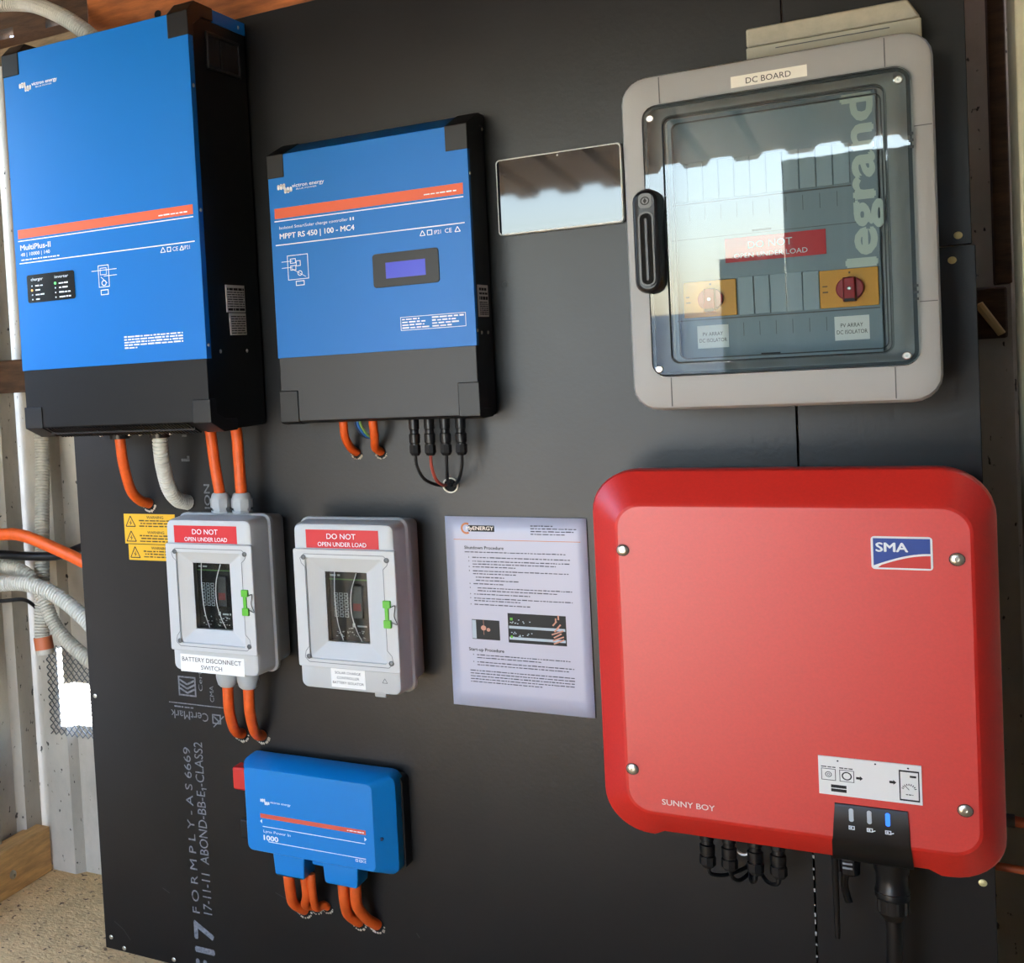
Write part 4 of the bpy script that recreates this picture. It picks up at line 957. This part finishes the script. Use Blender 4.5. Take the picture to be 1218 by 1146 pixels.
# ------------------------------------------------------------------ cables on the plywood
def cable(name, pts, r, m, label, cat, group, hole=True, ripple=0.0, **kw):
    o = solo(name, MB().tube(pts, r, 14, 10, ripple=ripple, **kw), m, label, cat, pts[-1], group, smooth=True, ang=60 if not ripple else 20)
    if hole: cable_hole(pts[-1][0], pts[-1][2]-.002, r*1.35, seed=int(abs(pts[-1][0])*9999))
    return o
G = 'orange cables entering the plywood'
cable('orange_cable', [(-.070, -.10, 1.068), (-.0705, -.098, 1.045), (-.074, -.086, 1.010), (-.080, -.058, .965), (-.081, -.028, .943), (-.078, -.001, .934)], .0098, ORANGE, 'orange cable curving down from under the tall blue inverter charger, beside white conduit', 'cable', G)
cable('corrugated_conduit', [(.012, -.10, 1.066), (.0115, -.099, 1.045), (.008, -.088, 1.010), (.002, -.062, .970), (.001, -.032, .945), (.005, -.002, .936)], .0140, CONDUIT, 'white corrugated conduit curving down from under the tall blue inverter charger', 'conduit', None, hole=False, ripple=.075, pitch=.0058)
for k, (xa, xb, xc, lab) in enumerate(((.0985, .1005, .1060, 'left'), (.1480, .1470, .1465, 'right'))):
    solo('orange_cable', MB().tube([(xa-.001, -.075, 1.0735), (xa, -.073, 1.060), (xb, -.069, 1.010), (xc, -.066, .955)], .0098, 14, 8), ORANGE, 'straight orange cable into the top of the isolator box, %s of the two' % lab, 'cable', (xc, -.066, .955), 'orange cables into the isolator box', smooth=True)
for k, (xt, xe, ze, lab) in enumerate(((.0985, .0870, .5180, 'left'), (.1385, .1270, .5190, 'right'))):
    cable('orange_cable', [(xt, -.066, .630), (xt, -.066, .612), (xt-.003, -.060, .580), (xt-.008, -.040, .545), (xe-.001, -.018, .526), (xe, -.001, ze+.001)], .0096, ORANGE, 'orange cable curving into the plywood below the isolator box, %s of the two' % lab, 'cable', G)
for k, (xt, xe, lab) in enumerate(((.3300, .3310, 'left'), (.3800, .3730, 'right'))):
    cable('orange_cable', [(xt, -.050, 1.080), (xt, -.049, 1.070), (xt-.002, -.040, 1.050), (xe-.003, -.018, 1.031), (xe, -.001, 1.022)], .0068, ORANGE, 'short orange cable below the squarish blue controller, %s of the two' % lab, 'cable', G)
for nm, hexc, off, lab in (('blue_wire', '2F6FC0', 0.0, 'thin blue wire'), ('green_wire', '7FA35A', .0045, 'thin green-yellow wire'), ('dark_wire', '2B3550', -.004, 'thin dark wire')):
    pts = [(.352+off, -.045, 1.080), (.3535+off, -.043, 1.068), (.358+off, -.028, 1.052), (.3645+off*.6, -.012, 1.046), (.3670+off*.4, -.001, 1.046)]
    solo(nm, MB().tube(pts, .0022, 8, 8), mat(nm, hexc, .45), lab+' between the two short orange cables under the blue controller', 'wire', pts[-1], 'thin wires under the blue controller', smooth=True)
ends = [(.186, .190, .2165, .0096, 'first'), (.2150, .2125, .2240, .0072, 'second'), (.2275, .2330, .2300, .0072, 'third'), (.2850, .2905, .2150, .0092, 'fourth'), (.3065, .3220, .2170, .0096, 'fifth')]
for xt, xe, ze, r, lab in ends:
    cable('orange_cable', [(xt, -.048, .305), (xt, -.048, .290), (xt-.001, -.042, .262), (xe-.010, -.024, .236), (xe-.003, -.010, ze+.006), (xe, -.001, ze)], r, ORANGE, 'orange cable under the low blue busbar box, %s of five from the left' % lab, 'cable', G)

# connectors under the charge controller
mw = (.4500, .4740, .4985, .5225)
for k, x in enumerate(mw): connector(x, -.058, 1.0800, 1.020, .0085, 'black solar connector under the squarish blue controller, %s of the four' % words_[k], 'connectors under the blue controller')
HX, HZ = .4850, .9680
MB().ring_flat(HX, HZ-.001, .0005, .0118, -.0007, 18).build('grommet_hole', HOLE, p1)
gr_ = MB().rings([[(HX+q*math.cos(math.radians(a)), t, HZ-.001+q*math.sin(math.radians(a))) for a in range(0, 360, 20)] for q, t in ((.0105, -.001), (.0125, -.001), (.0125, -.004), (.0105, -.004))], closed=True)
solo('grommet', gr_, CREAM, 'white ring grommet in the plywood where the solar wires meet', 'grommet', (HX, 0, HZ-.012), smooth=True)
RED_W = mat('red_wire', 'A8483A', .45)
for k, x in enumerate(mw):
    dx = (HX-x)
    pts = [(x, -.058, 1.021), (x+dx*.03, -.057, 1.003), (x+dx*.25, -.048, .982), (x+dx*.62, -.026, .970), (HX+(k-1.5)*.004, -.001, .968+(.002 if k in (1, 2) else -.001))]
    solo('solar_wire', MB().tube(pts, .0025, 8, 10), RED_W if k == 1 else BLACKP, ('thin red wire' if k == 1 else 'thin black wire')+' looping from the %s solar connector to the white grommet' % words_[k], 'wire', pts[-1], 'wires under the blue controller', smooth=True)

# ------------------------------------------------------------------ conduits and cables at the left
G = 'conduits at the left of the plywood'
solo('corrugated_conduit', MB().tube([(-.475, .225, 1.15), (-.478, .225, 1.094), (-.473, .215, 1.000), (-.4575, .18, .883), (-.4385, .14, .757), (-.437, .125, .649), (-.434, .122, .625)], .0165, 14, 8, ripple=.075, pitch=.0064), CONDUIT_OLD, 'grey-white corrugated conduit hanging down the steel wall with an orange end', 'conduit', (-.434, .122, .61), G, smooth=True, ang=20)
T = thing('conduit_coupling', 'orange coupling with a grey collar on the end of the hanging conduit', 'coupling', (-.428, .12, .600))
MB().lathe((-.4345, .122, .632), (.16, -.03, -1), [(0, .0205), (.026, .0205)], 18).build('sleeve', mat('faded_orange', 'B9623A', .55), T, smooth=True)
MB().lathe((-.4303, .1212, .606), (.16, -.03, -1), [(0, .0190), (.010, .0190), (.011, .0150)], 18).build('collar', CONDUIT_OLD, T, smooth=True)
solo('corrugated_conduit', MB().tube([(-.60, .04, .735), (-.491, .06, .753), (-.416, .06, .756), (-.345, .06, .735), (-.278, .055, .694), (-.235, .05, .655)], .0165, 14, 10, ripple=.075, pitch=.0064), CONDUIT, 'upper of the two corrugated conduits running behind the plywood at the left', 'conduit', (-.235, .05, .65), G, smooth=True, ang=20)
solo('corrugated_conduit', MB().tube([(-.60, .08, .785), (-.519, .10, .785), (-.450, .10, .769), (-.413, .10, .724), (-.379, .10, .657), (-.311, .09, .609), (-.235, .08, .575)], .0155, 14, 10, ripple=.075, pitch=.0064), CONDUIT_OLD, 'lower corrugated conduit bending down behind the plywood edge above the wire mesh', 'conduit', (-.235, .08, .57), G, smooth=True, ang=20)
solo('corrugated_conduit', MB().tube([(-.40, .02, 1.926), (-.370, .025, 1.922), (-.317, .025, 1.911), (-.252, -.01, 1.885), (-.170, -.04, 1.838), (-.105, -.05, 1.785), (-.10, -.05, 1.7635)], .0150, 14, 10, ripple=.075, pitch=.0060), CONDUIT, 'cream corrugated conduit arching down behind the top of the tall blue inverter charger', 'conduit', (-.10, -.05, 1.764), G, smooth=True, ang=20)
solo('conduit_coupling', MB().lathe((-.395, .02, 1.925), (-1, 0, .05), [(0, .0175), (.10, .0175)], 18), CREAM, 'smooth cream coupling at the very top left corner, on the arching conduit', 'coupling', (-.395, .02, 1.90), smooth=True)
solo('orange_cable', MB().tube([(-.60, .02, .855), (-.458, .03, .863), (-.402, .03, .862), (-.337, .03, .843), (-.260, .03, .815), (-.225, .03, .800)], .0125, 14, 8), ORANGE, 'thick orange cable crossing the steel wall at the left edge, behind the plywood', 'cable', (-.225, .03, .79), smooth=True)
solo('black_cable', MB().tube([(-.60, .07, .812), (-.501, .08, .812), (-.415, .08, .811), (-.347, .08, .815), (-.292, .07, .832), (-.225, .06, .855)], .0095, 10, 8), BLACKP, 'thick black cable crossing just below the orange cable at the left', 'cable', (-.225, .06, .85), smooth=True)
solo('black_cable', MB().tube([(-.60, .11, .701), (-.541, .12, .703), (-.495, .14, .705), (-.482, .16, .690), (-.478, .17, .675)], .0042, 8, 8), BLACKP, 'thin black cable bending down to the hanging conduit at the left', 'cable', (-.445, .15, .67), smooth=True)
# orange-brown pipes behind the plywood at the lower right
solo('orange_pipe', MB().tube([(1.10, .05, .452), (1.169, .05, .451), (1.30, .05, .447)], .0055, 12, 4), COPPER, 'lower orange-brown pipe passing behind the plywood beside the red inverter', 'pipe', (1.2, .05, .445), smooth=True)
T = thing('orange_pipe', 'upper orange-brown pipe with a black sleeve beside the red inverter', 'pipe', (1.2, .05, .507))
MB().tube([(1.188, .05, .515), (1.21, .05, .514), (1.30, .05, .513)], .0072, 12, 4).build('pipe', COPPER, T, smooth=True)
MB().tube([(1.10, .05, .516), (1.15, .05, .5155), (1.190, .05, .515)], .0090, 12, 4).build('sleeve', BLACKP, T, smooth=True)
